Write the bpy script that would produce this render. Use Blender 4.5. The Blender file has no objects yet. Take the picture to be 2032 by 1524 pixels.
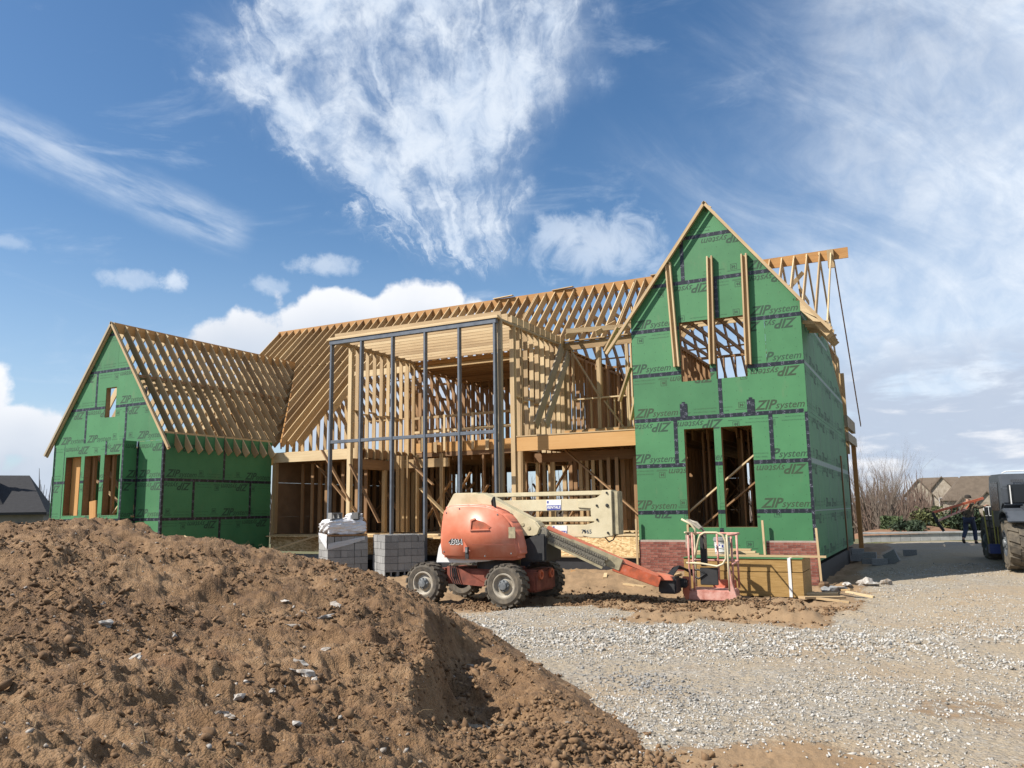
import bpy, bmesh, math, random
import numpy as np
from mathutils import Vector, Matrix
R = math.radians
random.seed(7)
scn = bpy.context.scene
C = scn.collection
FAST = False

# ------------------------------------------------------------------ camera
def basis(yaw, pitch, roll):
    f = Vector((-math.sin(yaw)*math.cos(pitch), math.cos(yaw)*math.cos(pitch), math.sin(pitch)))
    r = Vector((math.cos(yaw), math.sin(yaw), 0)); u = r.cross(f)
    return r*math.cos(roll)+u*math.sin(roll), u*math.cos(roll)-r*math.sin(roll), f
CAM = Vector((2.553, -20.79, 1.549)); YAW = R(27.249)
r_, u_, f_ = basis(YAW, R(8.854), R(-0.878))
cd = bpy.data.cameras.new('camera'); cam = bpy.data.objects.new('camera', cd); C.objects.link(cam)
cam.matrix_world = Matrix(((r_.x, u_.x, -f_.x, CAM.x), (r_.y, u_.y, -f_.y, CAM.y), (r_.z, u_.z, -f_.z, CAM.z), (0, 0, 0, 1)))
cd.sensor_width = 36; cd.sensor_fit = 'HORIZONTAL'; cd.lens = 1596.9/2032*36; cd.clip_start = .05; cd.clip_end = 8000
scn.camera = cam

# ------------------------------------------------------------------ view, sun
scn.view_settings.view_transform = 'Standard'; scn.view_settings.look = 'None'
scn.view_settings.gamma = 1; scn.view_settings.use_curve_mapping = False
scn.view_settings.exposure = 0.78
SUN_AZ, SUN_EL = R(-133), R(44)
sv = Vector((math.sin(SUN_AZ)*math.cos(SUN_EL), math.cos(SUN_AZ)*math.cos(SUN_EL), math.sin(SUN_EL)))
sl = bpy.data.lights.new('sun', 'SUN'); sl.energy = 5.0; sl.angle = R(.5); sl.color = (1, .94, .86)
sun = bpy.data.objects.new('sun', sl); C.objects.link(sun)
sun.rotation_euler = (-sv).to_track_quat('-Z', 'Y').to_euler()

# ------------------------------------------------------------------ node helpers
class X:
    """a socket with arithmetic"""
    nt = None
    def __init__(s, sock): s.s = sock
    @staticmethod
    def m(op, *a, clamp=False):
        n = X.nt.nodes.new('ShaderNodeMath'); n.operation = op; n.use_clamp = clamp
        for i, v in enumerate(a):
            if isinstance(v, X): X.nt.links.new(v.s, n.inputs[i])
            else: n.inputs[i].default_value = v
        return X(n.outputs[0])
    def __add__(s, o): return X.m('ADD', s, o)
    __radd__ = __add__
    def __sub__(s, o): return X.m('SUBTRACT', s, o)
    def __rsub__(s, o): return X.m('SUBTRACT', o, s)
    def __mul__(s, o): return X.m('MULTIPLY', s, o)
    __rmul__ = __mul__
    def __truediv__(s, o): return X.m('DIVIDE', s, o)
def ss(x, a, b):
    n = X.nt.nodes.new('ShaderNodeMapRange'); n.interpolation_type = 'SMOOTHSTEP'
    X.nt.links.new(x.s, n.inputs[0])
    for i, v in ((1, a), (2, b)):
        if isinstance(v, X): X.nt.links.new(v.s, n.inputs[i])
        else: n.inputs[i].default_value = v
    n.inputs[3].default_value = 0; n.inputs[4].default_value = 1
    return X(n.outputs[0])
def xyz(a, b, c):
    n = X.nt.nodes.new('ShaderNodeCombineXYZ')
    for i, v in enumerate((a, b, c)):
        if isinstance(v, X): X.nt.links.new(v.s, n.inputs[i])
        else: n.inputs[i].default_value = v
    return X(n.outputs[0])
def sep(v):
    n = X.nt.nodes.new('ShaderNodeSeparateXYZ'); X.nt.links.new(v.s, n.inputs[0])
    return [X(o) for o in n.outputs]
def noise(v, scale=1., detail=5., rough=.55, dist=0., lac=2.):
    n = X.nt.nodes.new('ShaderNodeTexNoise'); X.nt.links.new(v.s, n.inputs['Vector'])
    for k, q in (('Scale', scale), ('Detail', detail), ('Roughness', rough), ('Distortion', dist), ('Lacunarity', lac)): n.inputs[k].default_value = q
    return X(n.outputs[0])
def vor(v, scale, feature='F1', rand=1.):
    n = X.nt.nodes.new('ShaderNodeTexVoronoi'); n.feature = feature; X.nt.links.new(v.s, n.inputs['Vector'])
    n.inputs['Scale'].default_value = scale; n.inputs['Randomness'].default_value = rand
    return X(n.outputs['Distance']), (X(n.outputs['Color']) if feature != 'DISTANCE_TO_EDGE' else None)
def mix(f, a, b, blend='MIX'):
    n = X.nt.nodes.new('ShaderNodeMix'); n.data_type = 'RGBA'; n.blend_type = blend
    for i, v in ((0, f), (6, a), (7, b)):
        if isinstance(v, X): X.nt.links.new(v.s, n.inputs[i])
        elif i == 0: n.inputs[i].default_value = v
        else: n.inputs[i].default_value = (*v, 1)
    return X(n.outputs[2])
def ramp(x, stops):
    n = X.nt.nodes.new('ShaderNodeValToRGB'); e = n.color_ramp.elements
    while len(e) < len(stops): e.new(.5)
    for k, (p, c) in enumerate(stops): e[k].position = p; e[k].color = (*c, 1)
    X.nt.links.new(x.s, n.inputs[0]); return X(n.outputs[0])
def vmul(v, c):
    n = X.nt.nodes.new('ShaderNodeMapping'); X.nt.links.new(v.s, n.inputs[0]); n.inputs['Scale'].default_value = c
    return X(n.outputs[0])

# ------------------------------------------------------------------ world: sky and clouds
w = bpy.data.worlds.new('World'); scn.world = w; w.use_nodes = True
nt = w.node_tree; X.nt = nt
bg = nt.nodes['Background']
sky = nt.nodes.new('ShaderNodeTexSky'); sky.sky_type = 'NISHITA'; sky.sun_disc = False
sky.sun_elevation = SUN_EL; sky.sun_rotation = SUN_AZ; sky.air_density = 1.0; sky.dust_density = .6; sky.ozone_density = 1.6
tc = nt.nodes.new('ShaderNodeTexCoord')
d = X(tc.outputs['Generated']); dx, dy, dz = sep(d)
el = X.m('ARCSINE', X.m('MINIMUM', X.m('MAXIMUM', dz, -1.), 1.))*57.29578
az = X.m('ARCTAN2', dx, dy)*57.29578
ae = xyz(az, el, 0.)
wa = (noise(ae, .16, 6, .6)-.5); wb = (noise(xyz(az+71., el, 3.), .16, 6, .6)-.5)
fine = noise(ae, .55, 8, .62)
den = None
def over(a, b): return 1.-(1.-a)*(1.-b)
# big plume, fanning up and left from its foot above the ridge
pu = az+27.7+wa*7.; pv = el-13.5+wb*7.
th = X.m('ARCTAN2', pu, pv)*57.29578; pr = X.m('SQRT', pu*pu+pv*pv)
streak = noise(xyz(th*.085, pr*.085, 1.7), 1.5, 8, .62, .5)
puff = noise(ae, .42, 9, .62, .5)
pd = (az+51.2)*.543+(el-29.2)*.839; pt = (az+51.2)*.839-(el-29.2)*.543
body = ss(pd+wa*4.+(streak-.5)*7., -2.6, 2.4)*ss(pt+(streak-.5)*7., -4., 6.)*(1.-ss(az+wb*8.+(puff-.5)*5.-ss(el, 24., 30.)*6., -30.5, -21.8))*ss(el+wb*4.+(puff-.5)*3., 14.5, 19.)*(1.-ss(el, 34., 46.)*.8)
holes = ss(noise(xyz(az+33., el*1.2, 5.), .15, 6, .6, .3), .40, .60)
plume = (ss(body*.82+(streak-.5)*1.5+(puff-.5)*1.0+(holes-.5)*.35, .28, 1.12)*.80+.18*body)*ss(body, .02, .7)
# right shoulder patches of the plume
pa = X.m('SQRT', (az+20.3)*(az+20.3)*.10+(el-18.4)*(el-18.4)*.42+.001)
plume = over(plume, (1.-ss(pa+(puff-.5)*4.4, .3, 1.9))*.75)
# long streak on the left
st = (az+53.9)*.286+(el-20.75)*.958; sa = (az+53.9)*.958-(el-20.75)*.286
stn = noise(xyz(sa*.10, st*.5, 9.), 1.6, 6, .6)
streakl = (1.-ss(X.m('ABSOLUTE', st+wa*1.6), .2, 2.1))*ss(sa, -26., -3.)*(1.-ss(sa, 6.5, 9.))*ss(stn, .25, .7)*.62
den = over(plume, streakl)
# veil over the right half
ve = az*.80-el*.60; vs = az*.60+el*.80
vn = noise(xyz(ve*.06, vs*.16, 4.), 1.25, 8, .62, .7)
veil = ss(ve+(vn-.5)*22., -33., -2.)*(.42+.40*ss(vn, .3, .75))+.46*ss(az+(vn-.5)*8., -9., 8.)
veil = veil*ss(az+(wa*10.), -26., -12.)*(1.-ss(az, 40., 75.)*.5)
den = over(den, veil*.93)
# thin wisps everywhere
wis = noise(xyz(az*.05+el*.03, el*.17-az*.02, 11.), 1.4, 8, .62, .6)
den = over(den, ss(wis, .53, .85)*.55)
# small fair weather clouds (left)
for (a, e, ra, re_, k) in ((-50.6, 15.2, .62, .58, .9), (-53.4, 15.0, 1.5, .5, .55), (-40.8, 17.0, 1.9, .6, .6), (-44.6, 15.4, 1.1, .5, .55), (-60.5, 16.4, 1.6, .4, .35), (-23.6, 19.6, 1.5, 1.0, .6)):
    q = X.m('SQRT', ((az-a)/ra)*((az-a)/ra)+((el-e)/re_)*((el-e)/re_))
    den = over(den, (1.-ss(q+(fine-.5)*3.2+(puff-.5)*2., .30, 1.5))*k)
# cumulus bank
bil = noise(ae, .42, 9, .56); vd, _ = vor(ae, .55, 'SMOOTH_F1'); bump_ = (bil-.5)*2.6+(vd-.5)*.9
cu = None; cush = None
for (a, e, ra, re_) in ((-45.3, 9.6, 4.6, 4.2), (-39.5, 9.5, 5.6, 6.2), (-34., 10., 5.2, 6.4), (-29.5, 10.5, 4.5, 4.4), (-61.6, 7.6, 2.6, 1.9), (-58.6, 5.0, 3.2, 1.9), (-62.5, 3.6, 3.6, 2.6), (-56.5, 1.6, 4.5, 2.6), (-43.9, 14.7, .6, .7)):
    q = X.m('SQRT', ((az-a)/ra)*((az-a)/ra)+((el-e)/re_)*((el-e)/re_))
    sdf = (1.-q)*min(ra, re_)
    cu = sdf if cu is None else X.m('MAXIMUM', cu, sdf)
cud = ss(cu+bump_, -.15, .5)
# layered bank low on the right
lb = noise(xyz(az*.10, el*.38, 21.), 1.5, 9, .58, .25)
lbm = ss(el, -1., 2.5)*(1.-ss(el+(lb-.5)*5., 7.5, 12.5))*ss(az, -16., -5.)*(1.-ss(az, 60., 90.)*.4)
lbd = ss(lb+.18*lbm, .50, .66)*lbm
horizon = (1.-ss(el, -2., 21.))
nsky = X(sky.outputs[0])
hsv = nt.nodes.new('ShaderNodeHueSaturation'); nt.links.new(nsky.s, hsv.inputs['Color']); hsv.inputs['Saturation'].default_value = 1.22; hsv.inputs['Value'].default_value = 1.0
K = .60/.08   # cloud colours are given as seen at background strength .08
base = mix(horizon*.60, X(hsv.outputs[0]), (.52*K, .68*K, .92*K))
cirrus = mix(ss(puff, .2, .75), (.58*K, .70*K, .88*K), (.86*K, .93*K, 1.02*K))
c1 = mix(den*.92, base, cirrus)
cubase = mix(ss(el+bump_*.9+7.*(1.-ss(az, -56., -52.)), 8.5, 15.5), (.56*K, .64*K, .76*K), (.98*K, .99*K, 1.02*K))
cucol = mix(ss(cu+(bil-.5)*3., .2, 3.0)*.5, cubase, (.66*K, .73*K, .84*K))
c2 = mix(cud*.96, c1, cucol)
lcol = mix(ss(lb-.012*(el-5.), .53, .72), (.52*K, .60*K, .74*K), (.93*K, .94*K, .98*K))
c3 = mix(lbd*.9, c2, lcol)
nt.links.new(c3.s, bg.inputs['Color']); bg.inputs['Strength'].default_value = .08

# ------------------------------------------------------------------ materials
def new_mat(name):
    m = bpy.data.materials.new(name); m.use_nodes = True; X.nt = m.node_tree
    return m, m.node_tree.nodes['Principled BSDF']
def out(b, col=None, rough=None, height=None, dist=.01, strength=.6, metal=None):
    nt = X.nt
    for k, v in (('Base Color', col), ('Roughness', rough), ('Metallic', metal)):
        if v is None: continue
        if isinstance(v, X): nt.links.new(v.s, b.inputs[k])
        else: b.inputs[k].default_value = (*v, 1) if isinstance(v, tuple) else v
    if height is not None:
        n = nt.nodes.new('ShaderNodeBump'); n.inputs['Distance'].default_value = dist; n.inputs['Strength'].default_value = strength
        nt.links.new(height.s, n.inputs['Height']); nt.links.new(n.outputs[0], b.inputs['Normal'])
def tex(kind='Object'):
    n = X.nt.nodes.new('ShaderNodeTexCoord'); return X(n.outputs[kind])
def wpos():
    n = X.nt.nodes.new('ShaderNodeNewGeometry'); return X(n.outputs['Position'])
def orand():
    n = X.nt.nodes.new('ShaderNodeObjectInfo'); return X(n.outputs['Random'])
AL = .80      # surface colours below were picked for a one-stop darker exposure
def al(c): return tuple(q*AL for q in c)
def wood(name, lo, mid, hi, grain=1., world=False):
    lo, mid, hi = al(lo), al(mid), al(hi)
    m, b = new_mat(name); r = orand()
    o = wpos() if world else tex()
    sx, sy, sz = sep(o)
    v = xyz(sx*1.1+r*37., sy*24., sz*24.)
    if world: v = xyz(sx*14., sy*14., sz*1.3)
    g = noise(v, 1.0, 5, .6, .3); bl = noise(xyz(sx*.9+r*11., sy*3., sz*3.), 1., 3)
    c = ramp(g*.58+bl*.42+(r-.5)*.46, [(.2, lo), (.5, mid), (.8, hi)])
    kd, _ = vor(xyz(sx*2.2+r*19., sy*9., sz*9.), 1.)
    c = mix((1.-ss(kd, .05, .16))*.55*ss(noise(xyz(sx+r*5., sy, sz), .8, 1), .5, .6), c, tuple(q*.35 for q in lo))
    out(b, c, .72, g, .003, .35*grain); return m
W_ = {}
W_['spf'] = wood('lumber_pale', (.36, .24, .120), (.54, .39, .21), (.68, .53, .31))
W_['tan'] = wood('lumber_tan', (.28, .178, .080), (.45, .305, .145), (.59, .43, .225))
W_['lvl'] = wood('lumber_orange', (.36, .17, .042), (.50, .255, .075), (.58, .33, .12), 1.4)
W_['old_shaded'] = wood('lumber_brown_shaded', (.17, .085, .033), (.26, .14, .057), (.36, .21, .095))  # brown stock; inner framing gets its interior shade from this dark colour
W_['grey'] = wood('lumber_weathered', (.25, .20, .13), (.34, .28, .19), (.44, .37, .26))
W_['wld'] = wood('lumber_inner_shaded', (.16, .08, .032), (.25, .135, .056), (.35, .2, .09), 1, True)  # same dark brown for deep framing, interior shade included in the colour
def speck(name, cols, scale=6., rough=.7, bump=.3, dist=.004, metal=0., stretch=(1, 1, 1), world=False, detail=6, rnd=.12):
    cols = [al(c) for c in cols]; m, b = new_mat(name); o = vmul(wpos() if world else tex(), stretch)
    n = noise(o, scale, detail, .62)
    r = orand()
    n2 = n+(r-.5)*rnd
    k = len(cols)
    c = ramp(n2, [(.28+.44*i/max(1, k-1), c) for i, c in enumerate(cols)]) if k > 1 else cols[0]
    out(b, c, rough, n, dist, bump, metal); return m
def zipmat():
    m, b = new_mat('green_sheathing'); o = wpos(); r = orand()
    n = noise(o, 1.1, 4, .6); n2 = noise(o, 40., 3, .6)
    c = ramp(n+(r-.5)*.35, [(.25, (.031, .135, .050)), (.75, (.047, .180, .069))])
    c = mix(ss(noise(vmul(o, (2.2, 2.2, .8)), 1.2, 6, .65), .56, .78)*.32, c, (.15, .16, .085))
    out(b, c, .62, n2, .001, .25); return m
M = {}
M['zip'] = zipmat()
M['zip_pale'] = speck('green_sheathing_edge', [(.30, .40, .34), (.40, .50, .43)], 3)
M['ink'] = speck('dark_print', [(.014, .052, .026), (.022, .07, .034)], 12, .7, 0)
M['ink_olive'] = speck('olive_print', [(.022, .052, .022), (.034, .07, .028)], 12, .7, 0)
def tapemat():
    m, b = new_mat('black_seam_tape'); o = tex(); sx, sy, sz = sep(o); r = orand()
    f = X.m('FRACT', sx*3.1+r)
    mark = ss(noise(xyz(sx*34., sy*60., sz*60.), 1., 2), .52, .60)*ss(f, .12, .16)*(1.-ss(f, .36, .40))
    mark = X.m('MAXIMUM', mark, ss(noise(xyz(sx*40.+5., sy*70., sz*70.), 1., 2), .55, .62)*ss(f, .66, .68)*(1.-ss(f, .74, .76)))
    out(b, mix(mark*.5, (.009, .011, .017), (.30, .31, .38)), .38); return m
M['tape'] = tapemat()
M['greytape'] = speck('grey_seam_tape', [(.17, .25, .22), (.26, .35, .31)], 5, .6, .2)
M['black'] = speck('black_damp_proofing', [(.010, .010, .012), (.022, .022, .024)], 5, .55)
M['steel'] = speck('primed_steel', [(.085, .10, .125), (.125, .145, .175), (.16, .175, .2)], 4, .48, .1, metal=.25)
def osb():
    m, b = new_mat('strand_board'); o = wpos(); sx, sy, sz = sep(o)
    dd, cc = vor(xyz(sx*1.0, sy*2., sz*2.4), 15.); q = X.m('FRACT', sep(cc)[0]*1.)
    n = noise(o, 3., 3)
    c = ramp(q*.8+n*.3, [(.15, (.32, .19, .075)), (.5, (.52, .35, .16)), (.85, (.68, .50, .27))])
    out(b, c, .75, dd, .003, .4); return m
M['osb'] = osb()
M['shade_ply'] = speck('shade_brown_plywood', [(.15, .09, .045), (.24, .15, .08)], 2, .85, .1, world=True)  # inner wall faces: the dimness indoors is put into this dark brown
M['brick'] = speck('red_brick', [(.16, .045, .03), (.24, .075, .05), (.30, .12, .085)], 9, .85, .4, rnd=.5)
M['mortar'] = speck('mortar', [(.33, .27, .22), (.43, .36, .30)], 14, .95, .4)
M['cmu'] = speck('concrete_block', [(.20, .20, .195), (.27, .27, .262), (.33, .33, .32)], 30, .95, .5, rnd=.3)
M['conc'] = speck('pale_concrete', [(.36, .36, .34), (.46, .46, .44), (.55, .55, .52)], 3, .9, .3, world=True)
M['plastic'] = speck('white_plastic_wrap', [(.66, .67, .70), (.86, .86, .88)], 7, .25, .3, .01)
M['white'] = speck('white_paint', [(.70, .70, .68), (.82, .82, .8)], 4, .45, .05)
M['cream'] = speck('cream_paint', [(.48, .415, .255), (.60, .525, .345), (.66, .585, .40)], 3.2, .5, .12)
M['creamd'] = speck('dirty_cream_paint', [(.22, .19, .12), (.42, .36, .22), (.5, .43, .28)], 6, .6, .2)
M['orange'] = speck('faded_orange_paint', [(.57, .16, .085), (.64, .205, .12), (.69, .28, .185)], 2.6, .42, .08)
M['orange2'] = speck('worn_orange_paint', [(.30, .09, .045), (.60, .13, .05), (.62, .24, .17)], 5, .6, .15)
M['pink'] = speck('chalky_red_paint', [(.38, .13, .09), (.60, .30, .24), (.66, .42, .35)], 7, .7, .2)
M['rust'] = speck('dark_red_frame', [(.11, .03, .018), (.22, .055, .03), (.30, .10, .06)], 6, .75, .2)
M['rubber'] = speck('muddy_rubber', [(.045, .040, .034), (.10, .085, .064), (.17, .14, .10)], 8, .9, .4)
M['rim'] = speck('dusty_rim', [(.20, .17, .12), (.36, .32, .25), (.45, .41, .34)], 7, .7, .2)
M['hub'] = speck('grey_hub', [(.10, .115, .125), (.26, .27, .27)], 10, .6, .2, metal=.3)
M['dark'] = speck('dark_metal', [(.012, .012, .013), (.03, .03, .03)], 9, .6, .2)
M['chain'] = speck('greasy_chain', [(.03, .028, .022), (.16, .145, .11), (.30, .27, .21)], 45, .7, .5)
M['blue'] = speck('blue_print', [(.025, .035, .28), (.03, .05, .34)], 5, .5, 0)
M['navy'] = speck('navy_print', [(.015, .035, .075), (.02, .05, .10)], 5, .6, 0)
M['slate'] = speck('grey_blue_paint', [(.05, .058, .068), (.075, .085, .10)], 3, .45, .05)
M['bluep'] = speck('blue_paint', [(.015, .035, .15), (.02, .05, .2)], 4, .45, .05)
M['glass'] = speck('dark_glass', [(.008, .01, .012), (.012, .014, .018)], 3, .08, 0)
M['yellow'] = speck('yellow_paint', [(.34, .31, .05), (.42, .38, .09)], 4, .5, .05)
M['amber'] = speck('amber_lens', [(.75, .12, .02), (.8, .16, .03)], 4, .25, 0)
M['jeans'] = speck('blue_denim', [(.02, .028, .055), (.045, .06, .105)], 40, .9, .3)
M['boot'] = speck('brown_boot', [(.02, .012, .008), (.05, .03, .02)], 20, .7, .2)
M['skin'] = speck('skin', [(.36, .19, .12), (.42, .24, .16)], 12, .6, .1)
M['cap'] = speck('dark_cap', [(.018, .014, .01), (.035, .028, .02)], 20, .9, .1)
def camo():
    m, b = new_mat('camouflage_cloth'); o = tex(); n = noise(o, 7., 3, .5, .8); n2 = noise(xyz(sep(o)[0]+4., sep(o)[1], sep(o)[2]), 9., 3, .5, .6)
    c = ramp(n, [(.40, (.05, .04, .025)), (.47, (.11, .085, .05)), (.54, (.16, .125, .08)), (.62, (.03, .028, .018))])
    c = mix(ss(n2, .58, .62), c, (.015, .014, .01)); out(b, c, .9, n, .004, .3); return m
M['camo'] = camo()
M['roofd'] = speck('dark_shingle', [(.016, .016, .018), (.030, .030, .033)], 5, .9, .6, .02, world=True, stretch=(1, 1, 3))
M['roofb'] = speck('brown_shingle', [(.10, .075, .052), (.15, .115, .082)], 1.2, .95, .4, .02, world=True)
M['stonew'] = speck('tan_stone', [(.22, .18, .13), (.36, .31, .24), (.44, .39, .32)], 1.6, .95, .5, .03, world=True)
M['stucco'] = speck('grey_brick', [(.20, .19, .17), (.27, .255, .23)], 2.5, .95, .3, .01, world=True)
M['trim'] = speck('dark_trim', [(.012, .012, .014), (.02, .02, .022)], 3, .6)
M['bark'] = speck('pale_bark', [(.10, .078, .06), (.165, .13, .10), (.235, .19, .15)], 4, .95, .3, world=True)
M['twig'] = speck('brown_twig', [(.10, .075, .058), (.16, .12, .092), (.22, .165, .13)], 1.5, .95, 0, world=True, rnd=.35)
M['twigr'] = speck('reddish_twig', [(.095, .06, .042), (.15, .10, .075)], 1.2, .95, 0, world=True, rnd=.3)
M['leaf'] = speck('evergreen_leaf', [(.018, .035, .014), (.045, .075, .026), (.085, .12, .045)], 1.4, .8, 0, world=True, rnd=.4)
M['leaf2'] = speck('olive_leaf', [(.05, .06, .02), (.10, .115, .035), (.16, .16, .06)], 1.4, .8, 0, world=True, rnd=.3)
M['rock'] = speck('limestone', [(.20, .15, .10), (.38, .35, .31), (.56, .54, .50)], 16, .92, .5, .01, rnd=.25)
M['straw'] = speck('dry_straw', [(.20, .14, .07), (.36, .27, .15)], 3, .9, 0, world=True)
M['redclay'] = speck('orange_clay', [(.17, .085, .042), (.24, .135, .075)], 3, .95, .6, .03, world=True)
def bundle():
    m, b = new_mat('panel_edges'); o = wpos(); sx, sy, sz = sep(o)
    l = X.m('FRACT', sz*88.); ln = noise(xyz(sx*.8+sy*.8, sy*.4, X.m('FLOOR', sz*88.)*.37), 3., 4)
    n = noise(xyz(sx*5., sy*5., sz*60.), 1., 4)
    c = ramp(ln*.55+n*.45, [(.3, (.21, .12, .030)), (.5, (.30, .18, .055)), (.7, (.40, .26, .10))])
    c = mix((1.-ss(l, .05, .2))*.5, c, (.10, .055, .014))
    out(b, c, .8, ln, .004, .5); return m
M['bundle'] = bundle()
def dirtcol(o, rub=0.):
    big = noise(o, .55, 5, .6); med = noise(o, 4.5, 6, .65); fin = noise(o, 34., 6, .7)
    t = big*.30+med*.40+fin*.30
    c = ramp(t, [(.34, (.050, .026, .011)), (.44, (.120, .066, .028)), (.52, (.195, .114, .053)), (.64, (.29, .188, .102))])
    c = mix(ss(noise(vmul(o, (1, 1.3, 1)), 1.1, 5, .65), .55, .70)*.45, c, (.15, .073, .034))
    return c, t, fin, med
def dirtmat():
    m, b = new_mat('brown_soil'); o = wpos(); c, t, fin, med = dirtcol(o)
    d1, cc = vor(o, 26.); d2, _ = vor(o, 70.)
    c = mix((1.-ss(d1, .10, .2))*ss(sep(cc)[0], .9, .93)*.8, c, (.42, .37, .30))
    h = fin*.5+(1.-d2)*.25+med*.8
    out(b, c, .97, h, .05, 1.); return m
M['dirt'] = dirtmat()
M['clod'] = speck('soil_clod', [(.08, .043, .019), (.18, .104, .049), (.275, .175, .092)], 9, .97, .7, .012, world=True)
def groundmat():
    m, b = new_mat('gravel_and_soil'); o = wpos(); sx, sy, sz = sep(o); flat = xyz(sx, sy, 0.)
    at = X.nt.nodes.new('ShaderNodeAttribute'); at.attribute_name = 'gravel'; gr = X(at.outputs['Fac'])
    at2 = X.nt.nodes.new('ShaderNodeAttribute'); at2.attribute_name = 'meadow'; me = X(at2.outputs['Fac'])
    c, t, fin, med = dirtcol(flat)
    c = mix(.5, c, (.255, .178, .10))
    wv = vmul(flat, (1, 1, 1))
    d1, cc = vor(wv, 19.); d2, cc2 = vor(wv, 48.)
    s1 = sep(cc)[0]; s2 = sep(cc2)[1]
    stone = ramp(s1*.55+s2*.25+fin*.2, [(.2, (.19, .17, .14)), (.45, (.285, .262, .222)), (.7, (.375, .35, .305)), (.95, (.50, .475, .43))])
    gap = ss(d1, .42, .66)
    stone = mix(gap*.55, stone, (.17, .135, .09))
    fines = ramp(noise(flat, 60., 4, .7), [(.3, (.215, .172, .115)), (.7, (.33, .28, .205))])
    k = ss(noise(flat, 1.3, 6, .65)+(s1-.5)*.35, .38, .62)
    gcol = mix(k, stone, fines)
    gcol = mix(ss(noise(flat, .42, 5, .6), .46, .66)*.6, gcol, (.27, .195, .115))
    gcol = mix(ss(noise(flat, .13, 4, .6)+(sx-2.)*.05, .44, .66)*.55, gcol, (.315, .24, .15))
    mk = ss(gr+(noise(flat, 5., 6, .7)-.5)*1.3, .34, .66)
    c = mix(mk, c, gcol)
    grass = ramp(noise(flat, .35, 7, .7), [(.3, (.055, .065, .022)), (.5, (.105, .10, .042)), (.7, (.17, .145, .075))])
    c = mix(me, c, grass)
    h = mk*((1.-d1)*.7+(1.-d2)*.4)+fin*.45+med*.4
    out(b, c, .96, h, .03, .8); return m
M['ground'] = groundmat()

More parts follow.
